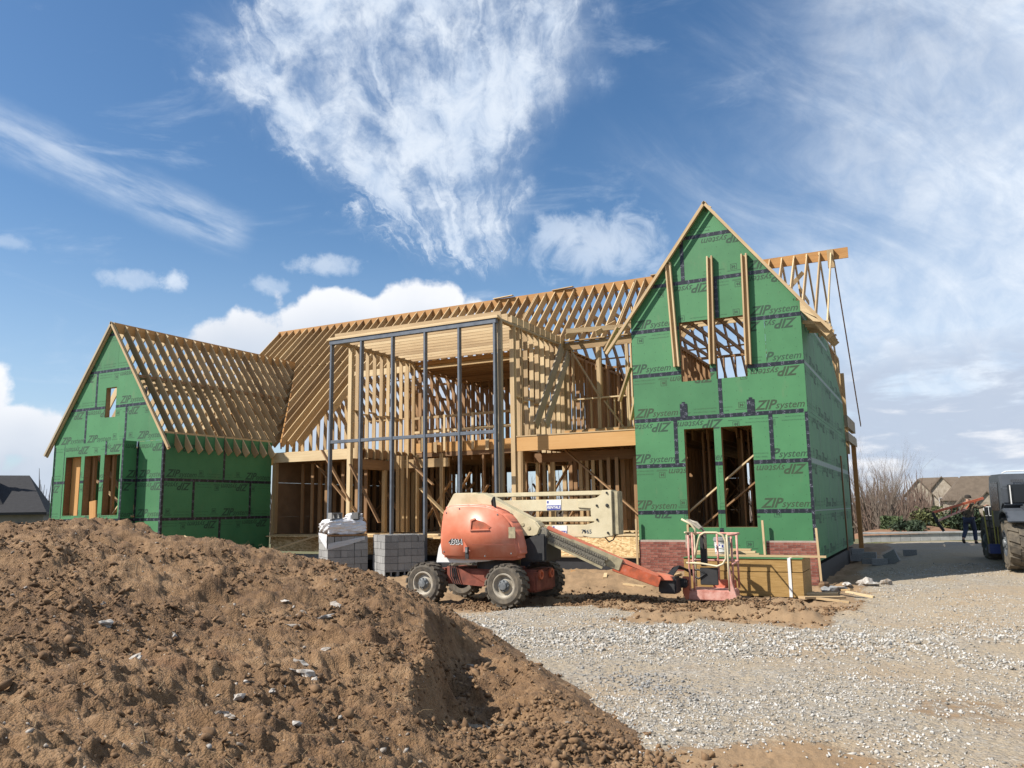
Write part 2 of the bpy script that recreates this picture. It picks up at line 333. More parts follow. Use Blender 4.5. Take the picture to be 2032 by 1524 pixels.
# ------------------------------------------------------------------ mesh helpers
def link(name, mesh, parent=None, mat=None, mw=None):
    o = bpy.data.objects.new(name, mesh); C.objects.link(o)
    if mat is not None and not mesh.materials: mesh.materials.append(mat)
    if mw is not None: o.matrix_basis = mw
    if parent is not None:
        o.parent = parent; pm = parent
        mt = Matrix.Identity(4)
        while pm is not None: mt = pm.matrix_basis @ mt if pm.parent is None else pm.matrix_parent_inverse @ pm.matrix_basis @ mt; pm = pm.parent
        o.matrix_parent_inverse = mt.inverted()
    return o
class MB:
    def __init__(s): s.v = []; s.f = []; s.mi = []
    def add(s, vs, fs, mi=0):
        n = len(s.v); s.v += [tuple(q) for q in vs]; s.f += [tuple(n+i for i in q) for q in fs]; s.mi += [mi]*len(fs); return s
    BF = [(0, 3, 2, 1), (4, 5, 6, 7), (0, 1, 5, 4), (1, 2, 6, 5), (2, 3, 7, 6), (3, 0, 4, 7)]
    def box(s, x0, x1, y0, y1, z0, z1, mi=0):
        return s.add([(x0, y0, z0), (x1, y0, z0), (x1, y1, z0), (x0, y1, z0), (x0, y0, z1), (x1, y0, z1), (x1, y1, z1), (x0, y1, z1)], s.BF, mi)
    def beam(s, p0, p1, w, h, up=(0, 0, 1), mi=0):
        L, mtx = frame(p0, p1, up)
        vs = [(x, y, z) for z in (-h/2, h/2) for x, y in ((0, -w/2), (L, -w/2), (L, w/2), (0, w/2))]
        return s.add([mtx @ Vector(q) for q in vs], s.BF, mi)
    def prism(s, poly, a, b, axis='y', mi=0):
        """poly in the plane across axis, extruded from a to b"""
        P = {'y': lambda u, v, t: (u, t, v), 'x': lambda u, v, t: (t, u, v), 'z': lambda u, v, t: (u, v, t)}[axis]
        n = len(poly)
        vs = [P(u, v, a) for u, v in poly]+[P(u, v, b) for u, v in poly]
        fs = [tuple(range(n)), tuple(range(2*n-1, n-1, -1))]+[(i, i+n, (i+1) % n+n, (i+1) % n) for i in range(n)]
        return s.add(vs, fs, mi)
    def tube(s, pts, r, n=8, mi=0, cap=True):
        pts = [Vector(p) for p in pts]; rr = r if isinstance(r, (list, tuple)) else [r]*len(pts)
        vs = []; up = None
        for i, p in enumerate(pts):
            t = (pts[min(i+1, len(pts)-1)]-pts[max(i-1, 0)]).normalized()
            if up is None: up = t.orthogonal().normalized()
            up = (up-t*up.dot(t)).normalized(); sd = t.cross(up)
            vs += [p+(up*math.cos(2*math.pi*k/n)+sd*math.sin(2*math.pi*k/n))*rr[i] for k in range(n)]
        fs = [(i*n+k, i*n+(k+1) % n, (i+1)*n+(k+1) % n, (i+1)*n+k) for i in range(len(pts)-1) for k in range(n)]
        if cap: fs += [tuple(range(n-1, -1, -1)), tuple(range((len(pts)-1)*n, len(pts)*n))]
        return s.add(vs, fs, mi)
    def lathe(s, prof, n=24, mtx=Matrix.Identity(4), mi=0):
        """prof (r, z) turned about local z"""
        vs = [mtx @ Vector((r*math.cos(2*math.pi*k/n), r*math.sin(2*math.pi*k/n), z)) for r, z in prof for k in range(n)]
        fs = [(i*n+k, i*n+(k+1) % n, (i+1)*n+(k+1) % n, (i+1)*n+k) for i in range(len(prof)-1) for k in range(n)]
        return s.add(vs, fs, mi)
    def mesh(s, name='m', smooth=False):
        me = bpy.data.meshes.new(name); me.from_pydata(s.v, [], s.f)
        if any(s.mi): me.polygons.foreach_set('material_index', s.mi)
        if smooth: me.polygons.foreach_set('use_smooth', [True]*len(me.polygons))
        return me
    def build(s, name, mat, parent=None, smooth=False, bevel=0, fix=False, seg=2):
        me = s.mesh(name, smooth)
        for m in (mat if isinstance(mat, (list, tuple)) else [mat]): me.materials.append(m)
        if fix or bevel:
            bm = bmesh.new(); bm.from_mesh(me); bmesh.ops.recalc_face_normals(bm, faces=bm.faces)
            if bevel: bmesh.ops.bevel(bm, geom=bm.edges[:], offset=bevel, segments=seg, affect='EDGES', clamp_overlap=True)
            bm.to_mesh(me); bm.free()
        return link(name, me, parent)
def frame(p0, p1, up=(0, 0, 1)):
    p0 = Vector(p0); p1 = Vector(p1); x = p1-p0; L = x.length; x.normalize(); u = Vector(up)
    if abs(x.dot(u.normalized())) > .98: u = Vector((0, 1, 0)) if abs(x.y) < .9 else Vector((1, 0, 0))
    y = u.cross(x).normalized(); z = x.cross(y)
    return L, Matrix(((x.x, y.x, z.x, p0.x), (x.y, y.y, z.y, p0.y), (x.z, y.z, z.z, p0.z), (0, 0, 0, 1)))
_lm = {}; jit = random.Random(77)
def lumber(name, p0, p1, w, h, mat, parent, up=(0, 0, 1), kind=None):
    """a sawn member as its own object: w across, h along up"""
    if name in ('stud', 'rafter', 'ceiling_joist', 'collar_tie'):     # site lumber is never quite true
        j = lambda: Vector((jit.uniform(-.009, .009), jit.uniform(-.009, .009), jit.uniform(-.006, .006)))
        p0 = Vector(p0)+j(); p1 = Vector(p1)+j()
    L, mtx = frame(p0, p1, up); key = (round(L, 2), w, h, mat)
    if key not in _lm:
        a, b_ = w/2, h/2; me = bpy.data.meshes.new(name)
        me.from_pydata([(x, y, z) for z in (-b_, b_) for x, y in ((0, -a), (key[0], -a), (key[0], a), (0, a))], [], MB.BF)
        me.materials.append(W_[mat] if mat in W_ else M[mat]); _lm[key] = me
    return link(name, _lm[key], parent, None, mtx)
def thing(name, label, cat, loc=(0, 0, 0), group=None, rz=0):
    o = bpy.data.objects.new(name, None); C.objects.link(o); o.location = loc; o.rotation_euler = (0, 0, rz)
    o.matrix_basis = Matrix.Translation(loc) @ Matrix.Rotation(rz, 4, 'Z')
    o['label'] = label; o['category'] = cat
    if group: o['group'] = group
    o.empty_display_size = .2
    return o
def tag(o, label, cat, group=None):
    o['label'] = label; o['category'] = cat
    if group: o['group'] = group
    return o
def struct(o): o['kind'] = 'structure'; return o
def stuff(o): o['kind'] = 'stuff'; return o

# vectorised value noise
def hsh(ix, iy, s): 
    n = (ix.astype(np.int64)*374761393+iy.astype(np.int64)*668265263+s*982451653) & 0x7fffffff
    n = ((n ^ (n >> 13))*1274126177) & 0x7fffffff
    return ((n ^ (n >> 16)) & 0xffff)/65535.
def vnoise(x, y, s=0):
    ix = np.floor(x); iy = np.floor(y); fx = x-ix; fy = y-iy
    fx = fx*fx*fx*(fx*(fx*6-15)+10); fy = fy*fy*fy*(fy*(fy*6-15)+10)
    a = hsh(ix, iy, s); b = hsh(ix+1, iy, s); c = hsh(ix, iy+1, s); d_ = hsh(ix+1, iy+1, s)
    return (a+(b-a)*fx)*(1-fy)+(c+(d_-c)*fx)*fy-.5
def fbm(x, y, f, oc, s=0, g=.5):
    t = 0; a = 1
    for k in range(oc):
        ca, sa_ = math.cos(k*1.1), math.sin(k*1.1)
        t = t+a*vnoise((x*ca-y*sa_)*f+k*17.3, (x*sa_+y*ca)*f-k*9.1, s+k); f *= 2.03; a *= g
    return t
def sm(x, a, b):
    t = np.clip((x-a)/(b-a), 0, 1); return t*t*(3-2*t)

# ------------------------------------------------------------------ terrain
def gz0(x, y):
    z = -.36+.30*sm(-y, 10, 21)+.36*sm(y, -1, 9)*sm(x, -.5, 3)+.30*sm(y, 8, 14)*(1-sm(x, -.5, 3))
    dist = np.hypot(x-CAM.x, y-CAM.y)
    return z-3.2*sm(dist, 38, 120)+1.2*sm(dist, 200, 600)
def gravel(x, y):
    n = fbm(x, y, .5, 4, 5)*1.0
    g = sm(-(y+7.05+.35*np.minimum(x+5, 0)*0)+n*1.1-.15*sm(x, -2, 1), -.45, .45)      # in front of the worked strip
    g = np.maximum(g, sm(x-.95+n*.6-.02*(y+3.)+.55*sm(y, 0, 4), -.3, .5))
    g = np.maximum(g, sm(-(np.hypot((x+3.7), (y+6.95)*1.3)-1.5)+n, -.4, .4))
    f = sm(-(np.hypot((x-1.45)*1.1, (y+14.9)*.9)-1.25)+n*1.3, -.8, .6)                     # bare patch in the foreground
    g = g*(1-f)
    tr = np.exp(-((x-1.9-.13*(y+10))/.26)**2)+np.exp(-((x-3.55-.13*(y+10))/.28)**2); g = g*(1-.42*tr*(.6+fbm(x, y, .7, 3, 8))*sm(-y, -3, 2))
    for cx, cy, rr in ((2.6, -12.2, .55), (3.3, -14.2, .6), (2.2, -16.0, .8)):
        g = g*(1-.5*sm(-(np.hypot(x-cx, (y-cy)*.8)-rr)+n*.8, -.3, .3))
    return g
# mound control points (x, y, z)
MP = np.array([
 (-1.11, -18.54, .48), (-4.31, -16.68, .86), (-8.65, -14.19, 1.48), (-12.5, -13, .9), (-15, -12.5, -.2), (-1.08, -18.13, .37), (-5, -15.4, .92), (-8.87, -12.7, 1.44), (-11.5, -10.6, .3),
 (-.86, -17.86, .33), (-4.6, -14.6, .72), (-8.55, -11.46, 1.01), (-10.2, -9.6, .0), (-7.23, -10.78, .80), (-3.02, -15.05, .47), (-8.6, -8.6, -.25), (-5.27, -10.41, .60), (-2.3, -14.5, .30), (-6.5, -8.2, -.2),
 (-3.6, -11.7, .46), (-4.7, -9.3, -.1), (-1.55, -13.4, .24), (-2.1, -11.6, -.33), (-.85, -14.1, .06), (-1.0, -12.4, -.38), (.10, -14.95, -.12), (-.2, -13.4, -.38), (.95, -15.3, -.36), (.9, -14.5, -.36),
 (-.93, -15.1, .08), (-.1, -16.0, .02), (1.5, -16.4, -.5), (1.9, -18, -.5), (.8, -18, -.1), (.9, -20, .1), (-1.2, -20, .5), (-4, -19, .8), (-7, -17.5, 1.1), (-11, -16, 1.0), (-3.4, -10.1, -.33), (-5.6, -7.6, -.33), (-2.6, -12.6, .30), (-1.9, -13.9, .26)])
def rbf_fit(P):
    d2 = np.hypot(P[:, None, 0]-P[None, :, 0], P[:, None, 1]-P[None, :, 1]); n = len(P)
    A = np.zeros((n+3, n+3)); A[:n, :n] = d2-np.eye(n)*.02; A[:n, n] = 1; A[:n, n+1:] = P[:, :2]; A[n:, :n] = A[:n, n:].T
    return np.linalg.solve(A, np.r_[P[:, 2], 0, 0, 0])
MW = rbf_fit(MP)
def mound(x, y, detail=True):
    sh = x.shape; x = x.ravel(); y = y.ravel(); z = np.zeros_like(x)
    for i0 in range(0, len(x), 20000):
        s_ = slice(i0, i0+20000)
        z[s_] = np.hypot(x[s_, None]-MP[None, :, 0], y[s_, None]-MP[None, :, 1]) @ MW[:len(MP)]+MW[-3]+MW[-2]*x[s_]+MW[-1]*y[s_]
    # fade out of the area covered by the control points
    cut = np.maximum.reduce([sm(x, 1.2, 2.3), sm(-y, 20.5, 22.), sm(-x, 13.5, 16.5), sm(y+.55*(x+6), -8.0, -5.6)])
    z = z*(1-cut)+(-.8)*cut
    if detail:
        h = np.clip((z+.45)*1.8, 0, 1)
        rg = 1-2*np.abs(fbm(x, y, 1.15, 4, 31))
        lump = np.maximum(fbm(x, y, 2.6, 3, 61), 0)
        na = (x+3.4)*.85+(y+11.5)*.52+.25*fbm(x, y, .9, 3, 123); sa2 = (x+3.4)*.52-(y+11.5)*.85
        z = z-.36*sm(na, -.05, .26)*(1-sm(na, .34, 1.15))*sm(sa2, .3, 1.2)*(1-sm(sa2, 4.0, 5.4))*h
        z = z+.06*np.exp(-(na/.2)**2)*sm(sa2, .3, 1.2)*(1-sm(sa2, 4.0, 5.4))
        z = z+h*(.16*fbm(x, y, .8, 3, 3)+.085*(rg-.7)+.19*lump*sm(fbm(x, y, .7, 2, 77), -.10, .22)+.075*fbm(x, y, 7, 4, 11)+.045*np.abs(fbm(x, y, 17, 3, 21)))
    return z.reshape(sh)
def polar_grid(name, angs, rads, zf, mat):
    A, Q = np.meshgrid(angs, rads); x = CAM.x+Q*np.sin(A); y = CAM.y+Q*np.cos(A); z = zf(x, y)
    n, m = A.shape; vs = np.stack([x, y, z], -1).reshape(-1, 3)
    i = np.arange(n*m).reshape(n, m); q = np.stack([i[:-1, :-1], i[:-1, 1:], i[1:, 1:], i[1:, :-1]], -1).reshape(-1, 4)
    q = q[:, ::-1]
    me = bpy.data.meshes.new(name); me.vertices.add(len(vs)); me.vertices.foreach_set('co', vs.ravel())
    me.loops.add(q.size); me.loops.foreach_set('vertex_index', q.ravel().astype(np.int32))
    me.polygons.add(len(q)); me.polygons.foreach_set('loop_start', np.arange(0, q.size, 4, dtype=np.int32))
    me.polygons.foreach_set('use_smooth', np.ones(len(q), bool))
    me.update(calc_edges=True); me.materials.append(mat)
    return link(name, me), vs[:, 0], vs[:, 1], me
def ground_z(x, y):
    g = gravel(x, y); dist = np.hypot(x-CAM.x, y-CAM.y); near = 1-sm(dist, 30, 45)
    z = gz0(x, y)
    rut = fbm(x*.8+y*.1, y*1.6, .9, 4, 41)
    z = z+near*((1-g)*(.13*rut*sm(y, -13.5, -9.)+.075*(.35+.65*sm(y, -13.5, -9.))*fbm(x, y, 4, 4, 43)+.03*np.abs(fbm(x, y, 14, 2, 45))+.014*np.sin((x*.35+y)*44+3*fbm(x, y, .8, 2, 48))*sm(-(np.hypot(x-1.5, y+14.9)-1.5), -.4, .4))+g*(.035*fbm(x, y, .5, 3, 47)+.018*fbm(x, y, 6, 3, 49)))
    # churned soil in front of the basket and the panel stack
    ch = np.exp(-(((x+.2)/1.4)**2+((y+5.35)/.55)**2)); z = z+ch*near*(.10+.22*np.maximum(fbm(x, y, 3.5, 3, 51), -.2))
    # bank under the house front
    z = z+.22*sm(y, -2.6, -.6)*sm(-x, 1.2, 2.5)*(1-sm(-x, 9, 12))*near
    return z
a0 = -YAW
angs = np.concatenate([np.linspace(a0-math.pi+.02, a0-R(37), 44)[:-1], np.linspace(a0-R(37), a0+R(37), 560), np.linspace(a0+R(37), a0+math.pi+.02, 44)[1:]])
rads = np.concatenate([[.02, .5, 1., 1.6], np.geomspace(2.2, 60, 330), np.geomspace(62, 5000, 50)])
go, gx, gy, gme = polar_grid('ground', angs, rads, ground_z, M['ground']); struct(go)
at = gme.attributes.new('gravel', 'FLOAT', 'POINT'); at.data.foreach_set('value', gravel(gx, gy).astype(np.float32))
gd = np.hypot(gx-CAM.x, gy-CAM.y)
at = gme.attributes.new('meadow', 'FLOAT', 'POINT'); at.data.foreach_set('value', np.maximum(sm(gd+fbm(gx, gy, .3, 3)*4, 35.5, 38), sm(-gx, 26, 28)).astype(np.float32))
angs = np.linspace(a0-R(42), a0+R(34), 760); rads = np.geomspace(2.0, 21, 400)
mo, mx, my, mme = polar_grid('dirt_mound', angs, rads, lambda x, y: np.where(mound(x, y, False) < -.6, -.9, mound(x, y)), M['dirt'])
tag(mo, 'large mound of brown dug soil filling the left foreground', 'dirt mound')
def surf(x, y):
    x = np.array([x], float); y = np.array([y], float)
    return float(max(ground_z(x, y)[0], mound(x, y)[0]))

# ------------------------------------------------------------------ scattered stones (stuff)
def ico(n=8, sub=1):
    res = []
    for k in range(n):
        bm = bmesh.new(); bmesh.ops.create_icosphere(bm, subdivisions=sub, radius=1)
        rnd = random.Random(k+100)
        ax = [rnd.uniform(.6, 1.25), rnd.uniform(.5, 1.), rnd.uniform(.35, .75)]
        for v in bm.verts:
            f = rnd.choice((rnd.uniform(.55, .8), rnd.uniform(.85, 1.15), rnd.uniform(1.1, 1.4))); v.co = Vector((v.co.x*ax[0], v.co.y*ax[1], v.co.z*ax[2]))*f
        res.append((np.array([v.co for v in bm.verts]), np.array([[q.index for q in f.verts] for f in bm.faces]))); bm.free()
    return res
ROCKS = ico()
def scatter(name, P, S, mat, seed=1):
    rng = np.random.default_rng(seed); V = []; F = []; off = 0
    kind = rng.integers(0, len(ROCKS), len(P))
    for k, (rv, rf) in enumerate(ROCKS):
        idx = np.where(kind == k)[0]
        if not len(idx): continue
        a = rng.uniform(0, 6.283, len(idx)); tl = rng.uniform(-.5, .5, (len(idx), 2))
        ca, sa_ = np.cos(a), np.sin(a)
        v = rv[None]*S[idx, None, None]
        x = v[..., 0]*ca[:, None]-v[..., 1]*sa_[:, None]; y = v[..., 0]*sa_[:, None]+v[..., 1]*ca[:, None]; z = v[..., 2]+x*tl[:, :1]+y*tl[:, 1:]
        vv = np.stack([x, y, z], -1)+P[idx, None, :]
        V.append(vv.reshape(-1, 3)); F.append((rf[None]+(off+np.arange(len(idx))*len(rv))[:, None, None]).reshape(-1, 3)); off += len(idx)*len(rv)
    V = np.concatenate(V); F = np.concatenate(F).astype(np.int32)
    me = bpy.data.meshes.new(name); me.vertices.add(len(V)); me.vertices.foreach_set('co', V.ravel())
    me.loops.add(F.size); me.loops.foreach_set('vertex_index', F.ravel()); me.polygons.add(len(F))
    me.polygons.foreach_set('loop_start', np.arange(0, F.size, 3, dtype=np.int32)); me.update(calc_edges=True); me.materials.append(mat)
    return stuff(link(name, me))
def stonemat():
    m, b = new_mat('crushed_stone'); o = wpos(); d1, cc = vor(o, 11.)
    n = noise(o, 30., 4, .6)
    c = ramp(sep(cc)[0]*.7+n*.3, [(.15, (.165, .152, .128)), (.4, (.28, .265, .232)), (.65, (.38, .365, .332)), (.9, (.52, .505, .47))])
    out(b, c, .93, n, .004, .4); return m
M['stone'] = stonemat()
rng = np.random.default_rng(3)
def ray_pts(n, dmin, dmax, amin, amax, pw):
    t = rng.uniform(0, 1, n); dd = (dmin**pw+t*(dmax**pw-dmin**pw))**(1/pw); a = a0+np.radians(rng.uniform(amin, amax, n))
    return CAM.x+dd*np.sin(a), CAM.y+dd*np.cos(a), dd
x, y, dd = ray_pts(95000, 4.0, 26, -20, 36, 1.15)
g = gravel(x, y); mz = mound(x, y, False); n1 = fbm(x, y, .6, 3, 91)
band = np.exp(-((y+8.6-.16*x)/1.5)**2)
keep = (rng.uniform(0, 1, len(x)) < g*np.clip(.40+1.6*n1+.6*band, .03, 1)) & (mz < ground_z(x, y)+.05) & ~((x > -4.5) & (x < .02) & (y > -.1))
x, y, dd, band = x[keep], y[keep], dd[keep], band[keep]
s = rng.uniform(.007, .016, len(x))*(1+.7*band)*np.where(rng.uniform(0, 1, len(x)) < .06, 1.7, 1)
scatter('gravel', np.stack([x, y, ground_z(x, y)+s*.25], -1), s, M['stone'], 5)
# bluish spill of finer chippings
x = rng.normal(-.32, .42, 420); y = -12.1-(x+.32)*.6+rng.normal(0, .40, 420); s = rng.uniform(.008, .022, len(x))
M['stone2'] = speck('grey_chippings', [(.19, .185, .175), (.29, .285, .27), (.42, .41, .39)], 18, .93, .3, world=True)
scatter('chippings', np.stack([x, y, np.maximum(ground_z(x, y), mound(x, y))+s*.3], -1), s, M['stone2'], 8)
# clods on mound and soil
x, y, dd = ray_pts(100000, 3.2, 16, -42, 20, 1.0)
mz = mound(x, y); gz_ = ground_z(x, y); cl = fbm(x, y, 1.3, 3, 95)
keep = ((mz > gz_-.02) & (rng.uniform(0, 1, len(x)) < np.clip(.28+1.6*cl, .03, .95)))
x, y, mz = x[keep], y[keep], mz[keep]
s = .004+.019*rng.power(.30, len(x)); s = np.where(rng.uniform(0, 1, len(x)) < .09, s*1.7+.012, s)
scatter('soil_clods', np.stack([x, y, mz+s*.2], -1), s, M['clod'], 9)
x = rng.uniform(-6.5, 1.2, 26000); y = rng.normal(-5.4, 1.1, 26000); g = gravel(x, y)
keep = (g < .5) & (rng.uniform(0, 1, len(x)) < np.clip(.25+1.7*fbm(x, y, 1.5, 3, 99), .02, 1)); x, y = x[keep], y[keep]
s = .008+.034*rng.power(.32, len(x)); scatter('churned_soil', np.stack([x, y, ground_z(x, y)+s*.3], -1), s, M['clod'], 10)
x, y, dd = ray_pts(2600, 3.5, 14, -40, 16, 1.0); mz = mound(x, y); cl = fbm(x, y, .9, 3, 195)
keep = (mz > ground_z(x, y)) & (rng.uniform(0, 1, len(x)) < np.clip(.18+2.0*cl, .02, .8)); x, y, mz = x[keep], y[keep], mz[keep]
s = .006+.018*rng.power(.35, len(x)); scatter('pebbles', np.stack([x, y, mz+s*.3], -1), s, M['rock'], 12)
x = rng.normal(.0, .8, 9000); y = -14.9-(x-.0)*.72+rng.normal(0, .45, 9000); keep = rng.uniform(0, 1, len(x)) < np.clip(.45+1.8*fbm(x, y, 1.6, 3, 199), .03, 1); x, y = x[keep], y[keep]
s = .005+.030*rng.power(.20, len(x))*np.where(rng.uniform(0, 1, len(x)) < .08, 1.7, 1); scatter('spilled_soil', np.stack([x, y, np.maximum(ground_z(x, y), mound(x, y))+s*.35], -1), s, M['clod'], 14)
# dry straw and roots
mb = MB()
for k in range(700):
    a = a0+R(random.uniform(-38, 15)); q = random.uniform(3.6, 13); px, py = CAM.x+q*math.sin(a), CAM.y+q*math.cos(a)
    if mound(np.array([px]), np.array([py]), False)[0] < -.2 or float(fbm(np.array([px]), np.array([py]), .5, 2, 55)[0]) < .0: continue
    z = surf(px, py); t = random.uniform(0, 6.28); L = random.uniform(.05, .22)
    mb.tube([(px, py, z+.005), (px+L*.5*math.cos(t), py+L*.5*math.sin(t), z+random.uniform(.01, .07)), (px+L*math.cos(t+.3), py+L*math.sin(t+.3), z+random.uniform(0, .05))], [.0025, .002, .001], 3, cap=False)
stuff(mb.build('dry_straw_litter', M['straw']))
# single pale rocks lying on the mound
rk = [(340, 1265, 9.3, .085), (216, 1238, 9.6, .09), (268, 1307, 8.3, .075), (580, 1243, 9.0, .085), (648, 1225, 9.6, .09), (666, 1205, 10.4, .10), (598, 1222, 9.5, .11), (608, 1338, 7.5, .10), (575, 1332, 7.6, .07), (497, 1356, 7.0, .07), (463, 1372, 6.8, .07), (470, 1388, 6.6, .085), (563, 1362, 7.0, .05), (625, 1350, 7.2, .06), (645, 1290, 8.2, .08), (440, 1416, 6.3, .04), (456, 1422, 6.2, .04), (594, 1440, 5.9, .06), (316, 1456, 5.6, .04), (520, 1318, 7.6, .04), (930, 1325, 8.0, .10), (563, 1194, 10.5, .07), (205, 1200, 10.6, .05), (595, 1318, 7.8, .06), (540, 1372, 6.8, .04)]
def cam_ray(px, py):
    return (f_+r_*((px-1016)/1596.9)-u_*((py-762)/1596.9))
RK = ico(6, 2)
for i, (px, py, q, sz) in enumerate(rk):
    dv = cam_ray(px, py); dv = dv/math.hypot(dv.x, dv.y); best = None
    for t in np.linspace(3.2, 13.5, 140):
        p = CAM+dv*float(t)
        if p.z <= surf(p.x, p.y): best = p; break
    if best is None: continue
    rv, rf = RK[i % len(RK)]; me = bpy.data.meshes.new('rock'); rr = random.Random(i)
    sc = sz*.8*np.array([1.1, .9, rr.uniform(.5, .8)]); me.from_pydata((rv*sc).tolist(), [], rf.tolist()); me.materials.append(M['rock'])
    o = link('rock', me); o.location = best+Vector((0, 0, sz*.05)); o.rotation_euler = (rr.uniform(-.4, .4), rr.uniform(-.4, .4), rr.uniform(0, 6))
    RL = {0: 'rounded white rock lying alone left of the middle of the mound', 1: 'flat grey slab of rock on the upper left of the mound', 2: 'small flat white rock below the flat grey slab on the mound', 5: 'pale rock on the mound nearest the plastic wrapped block cube', 20: 'pinkish grey rock in the shaded hollow at the right of the mound', 17: 'lone pale rock near the bottom centre of the mound', 18: 'small pale rock lowest on the left half of the mound', 21: 'pale rock on the mound just below the grey block cubes', 22: 'small rock highest on the left of the mound'}
    tag(o, RL.get(i, 'pale grey limestone rock half buried in the middle of the soil mound'), 'rock', 'pale rocks scattered on the soil mound')
# ------------------------------------------------------------------ the house
G = -.36
house = thing('unfinished_house', 'large timber-framed house under construction with green sheathed gables', 'house', (-9.5, 5, G))
def lum(name, p0, p1, w, h, mat='spf', up=(0, 0, 1)): return lumber(name, p0, p1, w, h, mat, house, up)
def stud(x, y, z0, z1, wx, wy, mat='spf', name='stud'): return lumber(name, (x, y, z0), (x, y, z1), wy, wx, mat, house, (1, 0, 0))
back = MB()    # studs deep inside, past the limit of single parts
def bstud(x, y, z0, z1, wx, wy): back.box(x-wx/2, x+wx/2, y-wy/2, y+wy/2, z0, z1)

# --- lettering
def glyphs(txt, size, shear=0., offset=0., res=2, space=1.):
    cu = bpy.data.curves.new('t', 'FONT'); cu.body = txt; cu.size = size; cu.shear = shear; cu.offset = offset; cu.resolution_u = res; cu.space_character = space
    o = bpy.data.objects.new('t', cu); C.objects.link(o); bpy.context.view_layer.update()
    dg = bpy.context.evaluated_depsgraph_get(); me = bpy.data.meshes.new_from_object(o.evaluated_get(dg)); me.calc_loop_triangles()
    co = [v.co.to_2d() for v in me.vertices]; T = [[tuple(co[i]) for i in t.vertices] for t in me.loop_triangles]
    bpy.data.objects.remove(o); bpy.data.curves.remove(cu); bpy.data.meshes.remove(me)
    if not T: return [], 0
    xs = [p[0] for t in T for p in t]; x0 = min(xs)
    T = [[(p[0]-x0, p[1]) for p in t] for t in T]
    return T, max(xs)-x0
def shift(T, dx, dy, k=1.): return [[(p[0]*k+dx, p[1]*k+dy) for p in t] for t in T]
def rect2(x0, y0, x1, y1): return [[(x0, y0), (x1, y0), (x1, y1)], [(x0, y0), (x1, y1), (x0, y1)]]
def flat_text(name, txt, size, mat, parent, mtx, shear=0., offset=0., center=True):
    T, wd = glyphs(txt, size, shear, offset); mb = MB()
    for t in T: mb.add([mtx @ Vector((p[0]-(wd/2 if center else 0), p[1], 0)) for p in t], [(0, 1, 2)])
    return mb.build(name, mat, parent)
Z_, zw = glyphs('ZIP', .33, .40, .009); S_, sw = glyphs('system', .25, .34, .0022)
logo = Z_+shift(S_, zw-.045, 0.005)
f1, fw1 = glyphs('7/16" STRUCTURAL 1 PANEL', .062, 0, 0, 1); f2, fw2 = glyphs('USE THE INSTALLATION MANUAL', .05, .15, 0, 1); f3, fw3 = glyphs('30', .105, 0, .006, 1)
box30 = rect2(0, 0, .17, .012)+rect2(0, .138, .17, .15)+rect2(0, .012, .012, .138)+rect2(.158, .012, .17, .138)
def half(fl):
    """print along the lower edge of one 8 ft panel"""
    T = shift(logo, .10, .09)
    T += shift(box30, 1.40, .17)+shift(f3, 1.425, .205)+rect2(1.34, .13, 1.64, .142)+rect2(1.36, .105, 1.62, .115)
    T += shift(f2, 1.72, .20, .8)+shift(f1, 1.72, .11, .75)
    return T
def half2():
    T = shift(logo, 1.18, .09)
    T += shift(box30, .78, .17)+shift(f3, .805, .205)+rect2(.70, .13, 1.06, .142)
    T += shift(f2, .06, .20, .75)+shift(f1, .06, .11, .62)
    return T
H1, H2 = half(0), half2()
def rot(T): return [[(2.438-p[0], 1.219-p[1]) for p in t] for t in T]
dots = []
for i in range(8):
    for j in range(3): dots += rect2(.14+.305*i, .38+.23*j, .152+.305*i, .397+.23*j)
PRINT = [H1+rot(H1)+dots, H2+rot(H1)+dots, H1+rot(H2)+dots, H2+rot(H2)+dots]
def clip(poly, a, b):
    """keep the part of poly left of the line a->b"""
    o = []; n = len(poly); ex, ey = b[0]-a[0], b[1]-a[1]
    dd = [ex*(p[1]-a[1])-ey*(p[0]-a[0]) for p in poly]
    for i in range(n):
        p, q, dp, dq = poly[i], poly[(i+1) % n], dd[i], dd[(i+1) % n]
        if dp >= 0: o.append(p)
        if (dp > 0 and dq < 0) or (dp < 0 and dq > 0):
            t = dp/(dp-dq); o.append((p[0]+(q[0]-p[0])*t, p[1]+(q[1]-p[1])*t))
    return o
def clip_convex(poly, conv):
    for i in range(len(conv)):
        poly = clip(poly, conv[i], conv[(i+1) % len(conv)])
        if len(poly) < 3: return []
    return poly
def area(p): return .5*sum(p[i][0]*p[(i+1) % len(p)][1]-p[(i+1) % len(p)][0]*p[i][1] for i in range(len(p)))
def subtract(polys, h):
    x0, y0, x1, y1 = h; res = []
    for p in polys:
        parts = [clip(p, (x0, 0), (x0, 1)), clip(p, (x1, 1), (x1, 0))]
        mid = clip(clip(p, (x0, 1), (x0, 0)), (x1, 0), (x1, 1))
        if len(mid) >= 3: parts += [clip(mid, (1, y0), (0, y0)), clip(mid, (0, y1), (1, y1))]
        # clip keeps the left side of each directed line
        res += [q for q in parts if len(q) >= 3 and abs(area(q)) > 1e-4]
    return res
